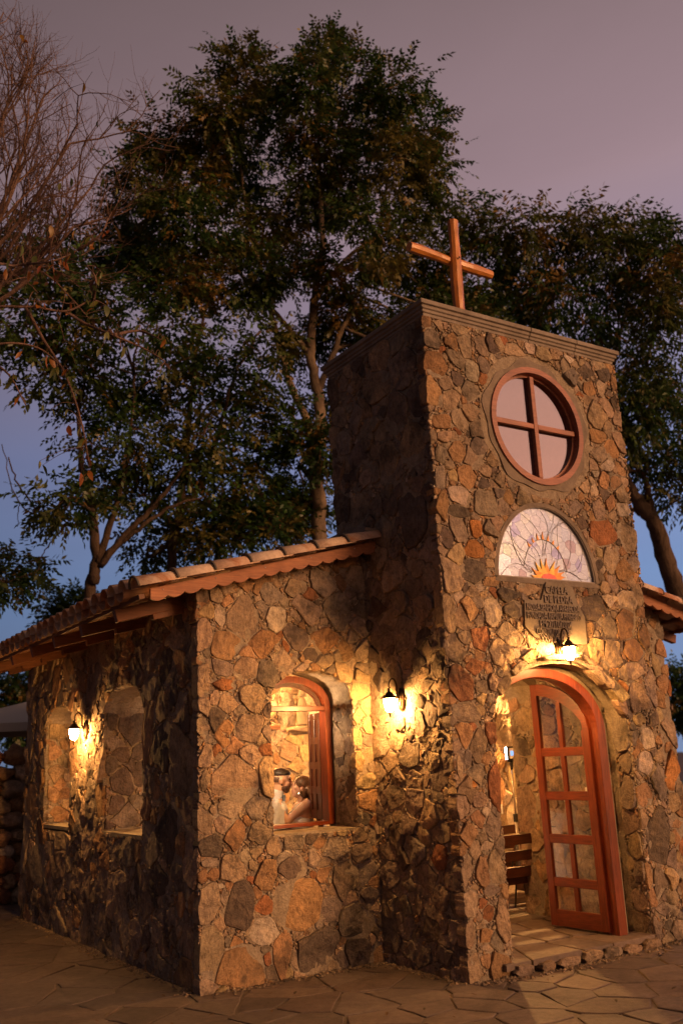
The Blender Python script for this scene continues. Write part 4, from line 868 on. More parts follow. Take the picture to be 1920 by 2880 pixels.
def door_leaf(hx, hy, ang, w, mir):
    d = np.array([math.cos(ang), math.sin(ang), 0]); nrm = np.array([-d[1], d[0], 0]); O = np.array([hx, hy, 0.])
    lf = empty('door_leaf', (hx, hy, FL), parent=None); lf.parent = door; lf.matrix_parent_inverse = Matrix.Translation(-Vector(WLOC[door.name]))
    z0 = FL+.02; st = .085
    def atop(u): t = 1-u/w; return 1.97+.52*math.sqrt(max(0, 1-t*t*.999))  # arched head rises from hinge to meeting stile
    def bx(nm, u0, u1, za, zb, th, mat, off=0):
        c = O+d*(u0+u1)/2+nrm*off; c[2] = (za+zb)/2; return bevel(MB().box(c, (u1-u0, th, zb-za), (d, nrm, (0, 0, 1))).build(nm, M[mat], lf), .004, 1)
    bx('stile', 0, st+.01, z0, 1.99, .042, 'wood_z'); bx('stile', w-st, w, z0, atop(w)-.004, .042, 'wood_z')
    us = np.linspace(.0, w-st, 22); up = [(u, atop(u)) for u in us]; lo_ = [(max(u, st*.9) if i else st*.0, atop(u)-.115-.03*(1-u/w)) for i, u in enumerate(us)]
    lo_[0] = (0, 1.86)
    MB().band(up, lo_, O-nrm*.02, d, ZU, .04 if np.cross(d, (0, 0, 1))@nrm > 0 else -.04).build('arched_rail', M['wood_y'], lf)
    zr = [z0, .49, .90, 1.315, 1.745]; hh = [.155, .085, .085, .085, .085]
    for z, h in zip(zr, hh): bx('rail', st, w-st, z, z+h, .038, 'wood_y')
    um = w*.47
    for k in range(5):
        za = zr[k]+hh[k]; zb = zr[k+1] if k < 4 else atop(um)-.12
        bx('muntin', um, um+.055, za, zb, .034, 'wood_z')
        for ua, ub in ((st, um), (um+.055, w-st)):
            if k < 4: bx('pane', ua, ub, za, zb, .006, 'pane')
            else:
                uu = np.linspace(ua, ub, 8); poly = [(ua, za), (ub, za)]+[(u, atop(u)-.12-.03*(1-u/w)) for u in uu[::-1]]
                MB().prism(poly, O-nrm*.003, d, ZU, .006).build('pane', M['pane'], lf)
    c = O+d*(w-.045)-nrm*.035; c[2] = 1.05
    MB().box(c, (.03, .012, .16), (d, nrm, (0, 0, 1))).tube([c-nrm*.03-d*.05, c-nrm*.03+d*.01, c-nrm*.0+d*.01], .008, 8).build('handle', M['bronze'], lf)
door_leaf(3.715, -1.03, R_(94), .72, 0); door_leaf(2.325, -1.03, R_(88), .72, 1)

# ------------------------------------------------------------------ interior floor, entrance step
def slab_mesh(poly, z, th=.03, drop=.008, c=(1, 1, 1)):
    p = np.array(poly); c0 = p.mean(0); V = []
    tx, ty = random.uniform(-.003, .003), random.uniform(-.003, .003)
    for s, h in ((1.0, -th), (1.0, -drop), (.965, 0), (.6, .001)):
        for q in p: w = c0+(q-c0)*s; V.append((w[0], w[1], z+h+(w[0]-c0[0])*tx+(w[1]-c0[1])*ty+(fnoise((w[0], w[1], 3), 4)*.006 if h >= 0 else 0)))
    n = len(p); Fc = [(i*n+j, i*n+(j+1) % n, (i+1)*n+(j+1) % n, (i+1)*n+j) for i in range(3) for j in range(n)]+[tuple(3*n+j for j in range(n))]
    return V, Fc
def paving(region, n, seed, holes=()):
    """irregular flagstones: Voronoi cells of scattered points, joints left between"""
    r = np.random.default_rng(seed); reg = np.array(region); lo, hi = reg.min(0), reg.max(0); pts = []
    tries = 0
    while len(pts) < n and tries < 20000:
        tries += 1; p = r.uniform(lo, hi); dmin = r.choice([.26, .42, .62])
        if all(np.hypot(*(p-q)) > dmin for q in pts): pts.append(p)
    cells = []
    for i, s in enumerate(pts):
        pl = [tuple(q) for q in region]
        for j, q in enumerate(pts):
            if j == i or np.hypot(*(q-s)) > 2: continue
            d = q-s; m_ = np.hypot(*d); c = (q@q-s@s)/2; pl = clip(pl, d[0]/m_, d[1]/m_, c/m_-r.uniform(.005, .018))
            if len(pl) < 3: break
        if len(pl) >= 3:
            pl = np.array(dense(pl, .13)); c0 = pl.mean(0); pl = c0+(pl-c0)*(1+np.array([[fnoise((p[0], p[1], seed), 4.)*.10] for p in pl])); cells.append(pl)
    return cells
SC = [(.25, .20, .16), (.235, .185, .15), (.22, .175, .14), (.28, .215, .165), (.24, .18, .14)]
fl = MB().box(((A_+B_)/2, -.62, FL-.09), (B_-A_-.5, 1.20, .14)).box((RX, 2.7, FL-.09), (W_-.7, 5.3, .14)).build('floor', M['joint'], chapel)
for pl in paving([(2.15, -1.30), (4.06, -1.30), (4.06, .45), (2.15, .45)], 16, 3)+paving([(2.5, .46), (5.8, .46), (5.8, 3.5), (2.5, 3.5)], 40, 5):
    c = np.array(random.choice(SC))*1.1; V, Fc = slab_mesh(pl, FL, .05, .006); obj('flagstone', V, Fc, M['slab'], fl, c)
for k in range(7):                                             # rough stones forming the edge of the step
    x0 = 2.22+k*.262; w_ = .24+random.uniform(-.03, .04); pts = np.array([(math.cos(t), math.sin(t)) for t in np.linspace(0, 2*math.pi, 14, endpoint=False)])
    pts = np.sign(pts)*np.abs(pts)**.75*np.array([w_/2*random.uniform(.8, 1.15), .055*random.uniform(.7, 1.1)])*rng.uniform(.82, 1.15, (14, 1))+np.array([x0+.12, .03])
    V, Fc = stone_mesh(np.array([0, -1.30, 0.]), np.array([1., 0, 0]), np.array([0, -1., 0]), np.array([0, 0, 1.]), x0+.12, .03, pts, random.uniform(.02, .06), .08, True)
    obj('step_stone', V, Fc, M['stone'], fl, rcol(random.choice('ttgg'))*.8, False)

# ------------------------------------------------------------------ ground and paving
gm = MB(); gs = 60; gx = np.linspace(-150, 150, gs); gxx = np.sign(gx)*np.abs(gx/150)**2.2*150
V = [(x+2, y, -.03+(.0 if abs(x) < 14 and abs(y) < 14 else fnoise((x, y, 0), .05)*.35)) for x in gxx for y in gxx]
Fc = [(i*gs+j, (i+1)*gs+j, (i+1)*gs+j+1, i*gs+j+1) for i in range(gs-1) for j in range(gs-1)]
ground = gm.add(V, Fc).build('ground', M['soil']); tag(ground, kind='structure')
pv = empty('pavement', (2, -2, 0), kind='structure')
o = MB().box((2.0, -.7, -.055), (13, 17, .09)).build('pavement_bed', M['joint'], pv)
cells = []
for reg, n_, sd in (([(-2.2, -4.2), (5.2, -4.2), (5.2, .12), (-2.2, .12)], 150, 11), ([(-2.6, .13), (.10, .13), (.10, 8.4), (-2.6, 8.4)], 70, 12), ([(5.21, -3.6), (8.4, -3.6), (8.4, 7.5), (5.21, 7.5)], 70, 13)):
    cells += paving(reg, n_, sd)
bld = [(0.12, .1), (A_+.12, .1), (A_+.12, -D_+.12), (B_-.12, -D_+.12), (B_-.12, .1), (W_-.12, .1), (W_-.12, L_), (.12, L_)]
k = 0
for pl in cells:
    if inpoly([pl.mean(0)], bld)[0]: continue
    V, Fc = slab_mesh(pl, .001+random.uniform(-.002, .002), .05, .005); obj('flagstone', V, Fc, M['slab'], pv, np.array(random.choice(SC))*random.uniform(.85, 1.1)); k += 1

# grit and stone chips gathered along the foot of the walls
gv = MB(); rg = np.random.default_rng(8)
def foot(p, q, out, n):
    for _ in range(n):
        t = rg.random(); c = np.array(p)*(1-t)+np.array(q)*t+np.array(out)*abs(rg.normal(0, .07)); r = rg.choice([.006, .009, .013, .02])*rg.uniform(.8, 1.3)
        V = [(c[0]+r*math.cos(k*1.257)*rg.uniform(.7, 1.2), c[1]+r*math.sin(k*1.257)*rg.uniform(.7, 1.2), .003) for k in range(5)]+[(c[0]+rg.normal(0, r*.3), c[1]+rg.normal(0, r*.3), .003+r*rg.uniform(.5, 1.0))]
        gv.add(V, [(k, (k+1) % 5, 5) for k in range(5)], rcol('t' if rg.random() < .6 else 'g')*.75)
foot((0, -.03), (A_, -.03), (0, -1), 260); foot((A_-.03, 0), (A_-.03, -D_), (-1, 0), 150); foot((A_, -D_-.03), (2.25, -D_-.03), (0, -1), 90); foot((4.0, -D_-.04), (B_, -D_-.04), (0, -1), 90); foot((2.25, -1.37), (4.0, -1.37), (0, -1), 200); foot((-.03, 0), (-.03, L_), (-1, 0), 420); foot((B_, -.04), (W_, -.04), (0, -1), 120)
tag(gv.build('stone_grit', M['stone'], None, False, True), kind='stuff')

# ------------------------------------------------------------------ wall lanterns
def lantern(loc, out, side, label, group='lit wall lanterns', power=9.0, tint=(1.0, .48, .14)):
    """loc: middle of the back plate on the wall; out: away from the wall"""
    o_ = np.array(out, float); s = np.array([o_[1], -o_[0], 0]); Z = np.array([0, 0, 1.]); P = np.array(loc, float)
    t = empty('wall_lantern', loc, label, 'lantern', group)
    # oval back plate
    pl = [(.038*math.cos(a)*(1 if True else 0), .105*math.sin(a)) for a in np.linspace(0, 2*math.pi, 24, endpoint=False)]
    b = MB(); b.prism(pl, P, s, Z, .022, N=o_); b.prism([(p[0]*.6, p[1]*.75) for p in pl], P+o_*.022, s, Z, .012, N=o_); b.build('back_plate', M['bronze'], t, True)
    L_o = .145
    a = np.linspace(0, 1, 16)
    pts = [P+o_*.03+Z*(-.02), P+o_*.045+Z*.0, P+o_*.055+Z*.06]+[P+o_*(.055+.045*(1-math.cos(math.pi*q)))+Z*(.115+.075*math.sin(math.pi*q)) for q in a]
    e = pts[-1]; curl = [e+o_*(.018*math.sin(q*4.5)*-1)+Z*(-.02*q+.0) for q in np.linspace(.1, 1, 6)]
    MB().tube(pts+curl, [.011]*3+[.010-.003*q for q in a]+[.006]*6, 8).build('arm', M['bronze'], t, True)
    C = P+o_*L_o; top = C+Z*.105
    MB().lathe(top, [(.004, 0), (.008, -.012), (.018, -.02), (.012, -.028), (.022, -.036), (.036, -.052), (.040, -.060), (.058, -.072), (.086, -.088), (.088, -.094), (.058, -.097)], 20).build('cap', M['bronze'], t, True)
    MB().lathe(top, [(.050, -.099), (.052, -.12), (.050, -.15), (.043, -.18), (.032, -.205), (.016, -.218)], 18).build('glass', emit('lit frosted lamp glass', tint, power, (.8, .75, .65)), t, True)
    for q in range(4):
        an = math.pi/4+q*math.pi/2; dv = s*math.cos(an)+o_*math.sin(an)
        MB().tube([top+dv*r+Z*h for r, h in ((.058, -.095), (.057, -.12), (.055, -.15), (.048, -.182), (.036, -.208), (.014, -.224))], .0038, 6).build('rib', M['bronze'], t, True)
    MB().lathe(top, [(.016, -.219), (.018, -.226), (.009, -.236), (.013, -.244), (.005, -.254), (.008, -.262), (.002, -.275)], 12).build('finial', M['bronze'], t, True)
    return t
lantern((A_-.022, -.555, 2.33), (-1, 0, 0), 0, 'lit bronze wall lantern on the shaded side of the tower beside the arched window', power=1000)
lantern((3.14, -D_-.03, 2.735), (0, -1, 0), 0, 'lit bronze wall lantern above the red door under the lettered plaque', power=1000)
lantern((-.022, 3.09, 2.27), (-1, 0, 0), 0, 'lit bronze wall lantern between the two arched openings of the dark side wall', power=950)
lantern((W_-.47, 3.3, 2.8), (-1, 0, 0), 0, 'added unseen lantern lighting the chapel from its right wall', 'added lanterns inside', power=9000)  # added lamp, hidden from the camera, brightens the inner walls
lantern((2.85, L_-.47, 3.05), (0, -1, 0), 0, 'added unseen lantern lighting the chapel from its far wall', 'added lanterns inside', power=5500)  # also added out of view, lights the wall behind the window
lantern((A_+.39, -.30, 2.5), (1, 0, 0), 0, 'added unseen fill lantern on the left wall of the tower porch', 'added lanterns inside', power=900)  # unseen fill light added in the porch for the couple

# ------------------------------------------------------------------ inside: pews, light stand, wall plates, shelf and statue
def pew(x0, x1, y, label):
    t = empty('church_pew', ((x0+x1)/2, y, FL), label, 'pew', 'dark pews inside the chapel')
    for k, z in enumerate((.40, .57, .74)): bevel(MB().box(((x0+x1)/2, y-.03-.03*k, FL+z+.045), (x1-x0-.1, .028, .105)).build('back_slat', M['pew'], t), .004, 1)
    bevel(MB().box(((x0+x1)/2, y+.21, FL+.42), (x1-x0-.1, .42, .035)).build('seat', M['rafter'], t), .006, 1)
    MB().box(((x0+x1)/2, y+.03, FL+.36), (x1-x0-.1, .03, .09)).build('apron', M['pew'], t)
    for x in (x0+.05, x1-.05):
        MB().prism([(y-.16, FL+.87), (y-.06, FL), (y+.44, FL), (y+.42, FL+.42), (y+.40, FL+.62), (y+.02, FL+.62), (y-.09, FL+.88)], (x-.025, 0, 0), (0, 1, 0), ZU, .05, N=(1, 0, 0)).build('end_panel', M['pew'], t)
    return t
lantern((.535, .52, 2.35), (0, 1, 0), 0, 'added unseen fill lantern inside the chapel beside the front window', 'added lanterns inside', power=2300, tint=(1.0, .64, .34))  # added out of view as fill on the couple's camera-facing side
p0 = pew(3.42, 5.3, .40, 'dark slatted pew nearest the open door')
for y, l in ((1.5, 'dark slatted pew behind the one nearest the door'), (2.6, 'dark slatted pew third from the open door')):
    c = copy_tree(p0); c.location.y += y-.40; c['label'] = l
st = empty('light_stand', (4.47, .98, FL), 'slim silver stand carrying a small black video light inside the chapel', 'light stand')
sx, sy = 4.47, .98
MB().tube([(sx, sy, FL+.25), (sx, sy, 1.05)], .016, 10).build('lower_tube', M['steel'], st, True)
MB().tube([(sx, sy, 1.0), (sx, sy, 1.62)], .012, 10).build('upper_tube', M['steel'], st, True)
MB().box((sx, sy, 1.05), (.045, .045, .09)).tube([(sx, sy, 1.06), (sx+.05, sy-.02, 1.06)], .012, 8).build('clamp', M['black'], st)
for k in range(3):
    an = 1.57+k*2.094; dv = np.array([math.cos(an), math.sin(an), 0]); b = np.array([sx, sy, 0.])
    MB().tube([b+np.array([0, 0, FL+.75]), b+dv*.30+np.array([0, 0, FL+.01])], .009, 8).build('leg', M['black'], st, True)
    MB().tube([b+np.array([0, 0, FL+.3]), b+dv*.20+np.array([0, 0, FL+.27])], .006, 6).build('brace', M['black'], st, True)
MB().tube([(sx, sy, 1.60), (sx, sy, 1.66)], .016, 8).box((sx, sy, 1.68), (.03, .03, .07)).tube([(sx-.05, sy, 1.70), (sx+.04, sy, 1.70)], .012, 8).tube([(sx, sy, 1.64), (sx+.06, sy-.03, 1.63)], .010, 8).build('swivel', M['black'], st, True)
vl = np.array([-.80, .60, 0]); vl /= np.linalg.norm(vl); vs_ = np.array([-vl[1], vl[0], 0]); hc = np.array([sx, sy, 1.79])
head = bevel(MB().box(hc, (.10, .20, .16), (vl, vs_, (0, 0, 1))).build('lamp_head', M['black'], st), .008)
MB().box(hc+vl*.052, (.006, .18, .14), (vl, vs_, (0, 0, 1))).build('led_panel', M['led'], head)
MB().box(hc-vl*.012+vs_*.102, (.07, .006, .12), (vl, vs_, (0, 0, 1))).build('control_plate', M['white_plastic'], head)
MB().box(hc-vl*.012+vs_*.106, (.045, .006, .055), (vl, vs_, (0, 0, 1))).build('display', M['screen'], head)
MB().box(hc-vl*.053-vs_*.04, (.004, .02, .012), (vl, vs_, (0, 0, 1))).build('pilot_light', M['led_red'], head)
ad = bpy.data.lights.new('led_light', 'AREA'); ad.energy = 28; ad.color = (.86, .92, 1.0); ad.shape = 'RECTANGLE'; ad.size = .18; ad.size_y = .14; ad.spread = R_(165)
ao = bpy.data.objects.new('led_light', ad); col.objects.link(ao); pl_ = hc+vl*.06; ao.location = pl_.tolist(); tgt = pl_+vl*3+np.array([0, 0, -.4]); ao.rotation_euler = Vector(tgt-pl_).to_track_quat('-Z', 'Y').to_euler(); WLOC[ao.name] = tuple(pl_); set_parent(ao, st)
def plate(c, n, label, cat='socket'):
    n = np.array(n, float); s = np.cross((0, 0, 1), n); t = empty('wall_socket', c, label, cat, 'white wall plates inside')
    p = bevel(MB().box(np.array(c)+n*.006, (.085, .012, .125), (s, n, (0, 0, 1))).build('cover', M['white_plastic'], t), .003, 1)
    MB().box(np.array(c)+n*.014, (.03, .006, .05), (s, n, (0, 0, 1))).build('rocker', M['white_plastic'], t)
plate((W_-.475, 2.72, 1.03), (-1, 0, 0), 'white socket plate low on the bright inner wall behind the pew')
plate((B_-.395, -.62, 1.36), (-1, 0, 0), 'white switch plate on the porch wall behind the door glass', 'switch')
plate((B_-.395, -.30, 1.24), (-1, 0, 0), 'white socket plate on the porch wall near the leaf edge')
sh = empty('stone_shelf', (4.1, L_-.55, 2.3), 'grey stone shelf jutting from the far inner wall', 'shelf')
V, Fc = stone_mesh(np.array([0, L_-.45, 0.]), np.array([1., 0, 0]), np.array([0, -1., 0]), np.array([0, 0, 1.]), 4.1, 2.29, np.array([(4.1+.28*math.cos(t), 2.29+.05*math.sin(t)) for t in np.linspace(0, 2*math.pi, 14, endpoint=False)]), .2, .05)
obj('ledge', V, Fc, M['stone'], sh, np.array(COLS['g']), True)
stt = empty('statue', (4.06, L_-.56, 2.345), 'small grey robed figure standing on the stone shelf', 'statue')
MB().lathe((4.06, L_-.56, 2.345), [(.10, 0), (.105, .03), (.085, .05), (.095, .12), (.08, .25), (.07, .34), (.05, .40), (.028, .43)], 14).ell((4.06, L_-.56, 2.83), (.042, .046, .056)).lathe((4.06, L_-.56, 2.78), [(.075, 0), (.06, .06), (.05, .1), (.02, .118)], 12).build('figure', M['joint'], stt, True)
dr = MB(); xs = np.linspace(4.18, 4.40, 15)
V = [(x, L_-.47-.10*(1 if z < 2.52 else .6)-.012*math.sin(x*90), z) for z in (2.34, 2.45, 2.56) for x in xs]+[(x, L_-.46, 2.56) for x in xs]
dr.add(V, [(i*15+j, i*15+j+1, (i+1)*15+j+1, (i+1)*15+j) for i in range(3) for j in range(14)])
tag(dr.build('draped_cloth', M['white_plastic'], None, True), 'white pleated cloth hanging over the end of the stone shelf', 'cloth')
bt = MB().box((3.55, L_-.50, 2.32), (.22, .12, .06)).build('wall_bracket', M['rafter'], None); tag(bt, 'short brown wooden bracket on the far inner wall', 'bracket')

# ------------------------------------------------------------------ the couple behind the window
M['skin'] = plain('skin', (.60, .36, .25), .5, 0, .4); M['skin'].node_tree.nodes['Principled BSDF'].inputs['Subsurface Weight'].default_value = .12
M['skin'].node_tree.nodes['Principled BSDF'].inputs['Subsurface Radius'].default_value = (.02, .008, .004)
def mat_hair(n_, c0, c1):
    m = NM(n_); p = m.coord(world=True, scale=(90, 90, 14)); n = m.noise(p, 1.5, 4, .6); m.base(m.ramp(n, [(.35, c0), (.65, c1)])).rough(.45).spec(.4); m.bump(n, .6, .004); return m.m
M['dark_hair'] = mat_hair('dark short hair', (.012, .008, .006), (.04, .026, .018)); M['fade'] = mat_hair('shaved hair', (.085, .05, .036), (.14, .082, .058)); M['beard'] = mat_hair('trimmed beard', (.06, .032, .02), (.13, .07, .045)); M['long_hair'] = mat_hair('long brown hair', (.035, .016, .008), (.16, .075, .032))
def mat_cloth(n_, c):
    m = NM(n_); p = m.coord(world=True); n = m.noise(p, 9, 4, .6, .6); m.base(c).rough(.85).spec(.2); m.bump(n, .5, .03); return m.m
M['shirt'] = mat_cloth('pale blue shirt', (.58, .62, .70)); M['dress'] = mat_cloth('white dress', (.78, .75, .72)); M['bow'] = mat_cloth('grey bow tie', (.16, .19, .24)); M['trousers'] = mat_cloth('dark trousers', (.05, .05, .06)); M['shoe'] = plain('dark leather', (.03, .02, .015), .4)
M['eye'] = plain('dark eye', (.02, .015, .012), .2); M['pearl'] = plain('silver earring', (.85, .85, .82), .2, .9); M['lip'] = plain('lips', (.42, .14, .11), .4)
FH = np.array([math.sin(YAW), math.cos(YAW), 0.]); RH = np.array([math.cos(YAW), -math.sin(YAW), 0.]); ZH = np.array([0, 0, 1.])
DP = 9.85
def remeshed(mb, name, mat, parent, vox=.009, smooth=4):
    me = mesh_from(name, np.concatenate(mb.V), mb.F, mat); o = bpy.data.objects.new(name, me); col.objects.link(o)
    r = o.modifiers.new('r', 'REMESH'); r.mode = 'VOXEL'; r.voxel_size = vox; s_ = o.modifiers.new('s', 'SMOOTH'); s_.factor = .5; s_.iterations = smooth
    d = bpy.context.evaluated_depsgraph_get(); d.update(); m2 = bpy.data.meshes.new_from_object(o.evaluated_get(d)); bpy.data.objects.remove(o)
    V = np.empty(len(m2.vertices)*3); m2.vertices.foreach_get('co', V); V = V.reshape(-1, 3); Fc = [tuple(p.vertices) for p in m2.polygons]
    return obj(name, V, Fc, mat, parent, None, True)
def head_shape(mb, c, f, u, k=1.0, female=False):
    s = np.cross(f, u); A = (f, s, u); c = np.array(c)
    mb.ell(c-f*.012*k+u*.028*k, (.098*k, .076*k, .094*k), A, 20, 14)
    mb.ell(c+f*.024*k-u*.040*k, (.066*k, .058*k, .082*k), A, 18, 12)
    mb.ell(c+f*.050*k-u*.098*k, (.030*k, .032*k, .024*k), A, 12, 8)            # chin
    mb.tube([c+f*.082*k+u*.030*k, c+f*.099*k+u*.004*k, c+f*.110*k-u*.020*k], [.008*k, .011*k, .015*k], 8)   # nose
    mb.ell(c+f*.097*k-u*.024*k, (.014*k, .020*k, .010*k), A, 10, 6)
    mb.ell(c+f*.083*k-u*.056*k, (.014*k, .026*k, .009*k), A, 10, 6); mb.ell(c+f*.079*k-u*.071*k, (.014*k, .024*k, .009*k), A, 10, 6)   # lips
    mb.ell(c+f*.080*k+u*.040*k, (.014*k, .052*k, .010*k), A, 10, 6)           # brow
    for sg_ in (-1, 1):
        mb.ell(c-f*.010*k+s*.078*k*sg_-u*.004*k, (.022*k, .010*k, .034*k), A, 10, 8)
        mb.ell(c+f*.060*k+s*.040*k*sg_-u*.018*k, (.024*k, .020*k, .022*k), A, 10, 6)
def face_bits(t, c, f, u, k=1.0, lips=True):
    s = np.cross(f, u); A = (f, s, u)
    e = MB()
    for sg_ in (-1, 1): e.ell(c+f*.078*k+s*.032*k*sg_+u*.020*k, (.010*k, .014*k, .006*k), A, 8, 6)
    e.build('eyes', M['eye'], t, True)
    b = MB()
    for sg_ in (-1, 1): b.tube([c+f*(.089-.012*abs(q))*k+s*(.034+.020*q)*k*sg_+u*(.043-.006*q*q)*k for q in (-1, 0, 1)], .005*k, 6)
    b.build('eyebrows', M['dark_hair'], t, True)
    if lips: MB().ell(c+f*.088*k-u*.056*k, (.010*k, .024*k, .006*k), A, 10, 6).ell(c+f*.084*k-u*.069*k, (.010*k, .022*k, .006*k), A, 10, 6).build('lips', M['lip'], t, True)
def hand(mb, wrist, dirn, palm_n, curl=.35, k=1.0):
    """palm with four unequal bent fingers and a thumb"""
    d = np.array(dirn, float); d /= np.linalg.norm(d); n = np.array(palm_n, float); n -= d*(n@d); n /= np.linalg.norm(n); s = np.cross(d, n); w = np.array(wrist)
    mb.tube([w-d*.01, w+d*.03*k, w+d*.085*k], [.020*k, .030*k, .036*k], 10, rb=[.016*k, .014*k, .012*k], axis=s)
    for i, (off, ln) in enumerate(((-.027, .070), (-.009, .080), (.009, .076), (.026, .060))):
        p = w+d*.078*k+s*off*k; q = p+(d+s*off*3)*ln*.45*k+n*ln*curl*.18*k; r = q+(d+s*off*2)*ln*.32*k+n*ln*curl*.5*k; e = r+d*ln*.2*k+n*ln*curl*.55*k
        mb.tube([p-d*.02, p, q, r, e], [.008*k, .0092*k, .0085*k, .0078*k, .006*k], 7)
    p = w+d*.022*k-s*.024*k; mb.tube([p, p-s*.026*k+d*.026*k+n*.012*k, p-s*.034*k+d*.058*k+n*.018*k], [.012*k, .011*k, .008*k], 7)
def body_skin(t, hc, f, u, neck0, sh_r, sh_l, el_r, el_l, wr_r, wr_l, pal_r, pal_l, chest, pelvis, k=1.0, female=False):
    mb = MB(); head_shape(mb, hc, f, u, k, female); arm = .9 if female else 1.12
    mb.tube([hc-f*.022*k-u*.05*k, (hc-u*.11*k-f*.03*k+neck0)/2, neck0-ZH*.03], [.052*k*(.9 if female else 1.12), .050*k*(.9 if female else 1.15), .075*k], 14)
    fh = np.array([f[0], f[1], 0]); fh /= np.linalg.norm(fh); sd = np.array([fh[1], -fh[0], 0.])
    wd = np.linalg.norm(sh_r-sh_l)/2
    mb.tube([neck0-ZH*.01, neck0-ZH*.06, chest, (chest+pelvis)/2, pelvis, pelvis-ZH*.10], [wd*.55, wd*.93, wd*.90, wd*.72, wd*.88, wd*.80], 20, rb=[.07, .10, .125, .10, .115, .11], axis=sd)
    if female:
        for sg_ in (-1, 1): mb.ell(chest+fh*.085+sd*.07*sg_+ZH*.02, (.055, .06, .06), (fh, sd, ZH))
    for S, E, Wr, pn in ((sh_r, el_r, wr_r, pal_r), (sh_l, el_l, wr_l, pal_l)):
        mb.ell(S, (.055*arm, .055*arm, .058*arm)); mb.tube([S, S+(E-S)*.4, E], [.052*arm, .046*arm, .038*arm], 12); mb.ell(E, (.039*arm,)*3); mb.tube([E, E+(Wr-E)*.35, Wr], [.039*arm, .038*arm, .025*arm], 12)
        hand(mb, Wr, (Wr-E)*.7+np.array(pn)*.1, pn, .5, k*.92)
    for sg_ in (-1, 1):
        hp = pelvis+sd*.09*sg_-ZH*.04; ft = np.array([hp[0], hp[1], FL]); kn = hp*.5+(ft+ZH*.08)*.5+fh*.02
        mb.tube([hp, kn, ft+ZH*.09], [.088, .058, .040], 12); mb.tube([ft+ZH*.06-fh*.05, ft+ZH*.03+fh*.02, ft+ZH*.025+fh*.15], [.042, .038, .028], 10)
    return remeshed(mb, 'body', M['skin'], t, .008, 3)
# man, facing right in the photograph
mh = at((793, 2196), DP)-ZH*.0; mf = RH*.985+FH*.12-ZH*.12; mf /= np.linalg.norm(mf); mu = np.cross(np.cross(mf, ZH), mf); mu /= np.linalg.norm(mu)
neck = mh-ZH*.185-RH*.075; sdm = -FH
chest = neck-ZH*.22-RH*.01; pelv = np.array([neck[0], neck[1], FL+.90])-RH*.02
man = empty('person', (pelv[0], pelv[1], FL), 'bearded person with short dark hair and a pale shirt, leaning in face to face', 'person', 'couple embracing behind the window')
S_r, S_l = neck-ZH*.07+sdm*.20, neck-ZH*.07-sdm*.20
Er, El = S_r-ZH*.27-RH*.03+sdm*.04, S_l-ZH*.26+RH*.02-sdm*.03
Wr_, Wl_ = Er+RH*.22-ZH*.06-sdm*.03, El+RH*.24+ZH*.0+sdm*.05
body_skin(man, mh, mf, mu, neck, S_r, S_l, Er, El, Wr_, Wl_, RH*.3-sdm, RH*.3+sdm, chest, pelv, 1.0)
face_bits(man, mh, mf, mu, 1.0, False)
ms = np.cross(mf, mu); Am = (mf, ms, mu)
h = MB(); h.ell(mh-mf*.018+mu*.062, (.0945, .0755, .066), Am, 20, 12).ell(mh+mf*.030+mu*.082, (.058, .060, .034), Am, 16, 10); remeshed(h, 'hair', M['dark_hair'], man, .007, 2)
h = MB(); h.ell(mh-mf*.022+mu*.016, (.0905, .0775, .062), Am, 20, 12); h.build('faded_hair', M['fade'], man, True)
h = MB(); h.ell(mh+mf*.030-mu*.066, (.0645, .0605, .050), Am, 18, 12).ell(mh+mf*.054-mu*.096, (.031, .034, .027), Am).ell(mh-mf*.002-mu*.030, (.022, .0665, .038), Am).ell(mh+mf*.088-mu*.046, (.012, .026, .007), Am); remeshed(h, 'beard', M['beard'], man, .007, 2)
sh_ = MB(); sh_.tube([neck+ZH*.012, neck-ZH*.03, neck-ZH*.075, chest, (chest+pelv)/2, pelv+ZH*.02, pelv-ZH*.05], [.085, .13, .215, .215, .19, .19, .185], 24, rb=[.08, .10, .125, .145, .125, .135, .13], axis=sdm)
for S, E, Wq in ((S_r, Er, Wr_), (S_l, El, Wl_)):
    sh_.ell(S, (.078, .078, .075)); sh_.tube([S, S+(E-S)*.5, E], [.076, .064, .056], 14); sh_.ell(E, (.056,)*3); sh_.tube([E, E+(Wq-E)*.5, Wq-(Wq-E)*.06], [.056, .05, .038], 14)
remeshed(sh_, 'shirt', M['shirt'], man, .012, 4)
cN = mh-mu*.115-mf*.035; b = MB(); b.tube([cN+mu*.022, cN-mu*.012-mf*.004, neck+ZH*.0], [.066, .072, .088], 18, cap=False); b.tube([cN+mu*.022, cN-mu*.012-mf*.004, neck+ZH*.0], [.062, .068, .084], 18, cap=False); b.build('collar', M['shirt'], man, True)
bc = neck+RH*.098+ZH*.012; MB().box(bc, (.02, .03, .028), (RH, FH, ZH)).prism([(-.06, -.03), (0, -.010), (.06, -.03), (.06, .03), (0, .010), (-.06, .03)], bc+RH*.006, FH, ZH, .018, N=-RH).build('bow_tie', M['bow'], man)
tr = MB(); tr.tube([pelv+ZH*.05, pelv-ZH*.1], [.185, .18], 18, rb=[.13, .13], axis=sdm)
for sg_ in (-1, 1):
    hp = pelv+sdm*.09*sg_-ZH*.03; ft = np.array([hp[0], hp[1], FL+.07]); tr.tube([hp, hp*.5+ft*.5+RH*.02, ft], [.103, .08, .075], 14)
remeshed(tr, 'trousers', M['trousers'], man, .014, 3)
b = MB()
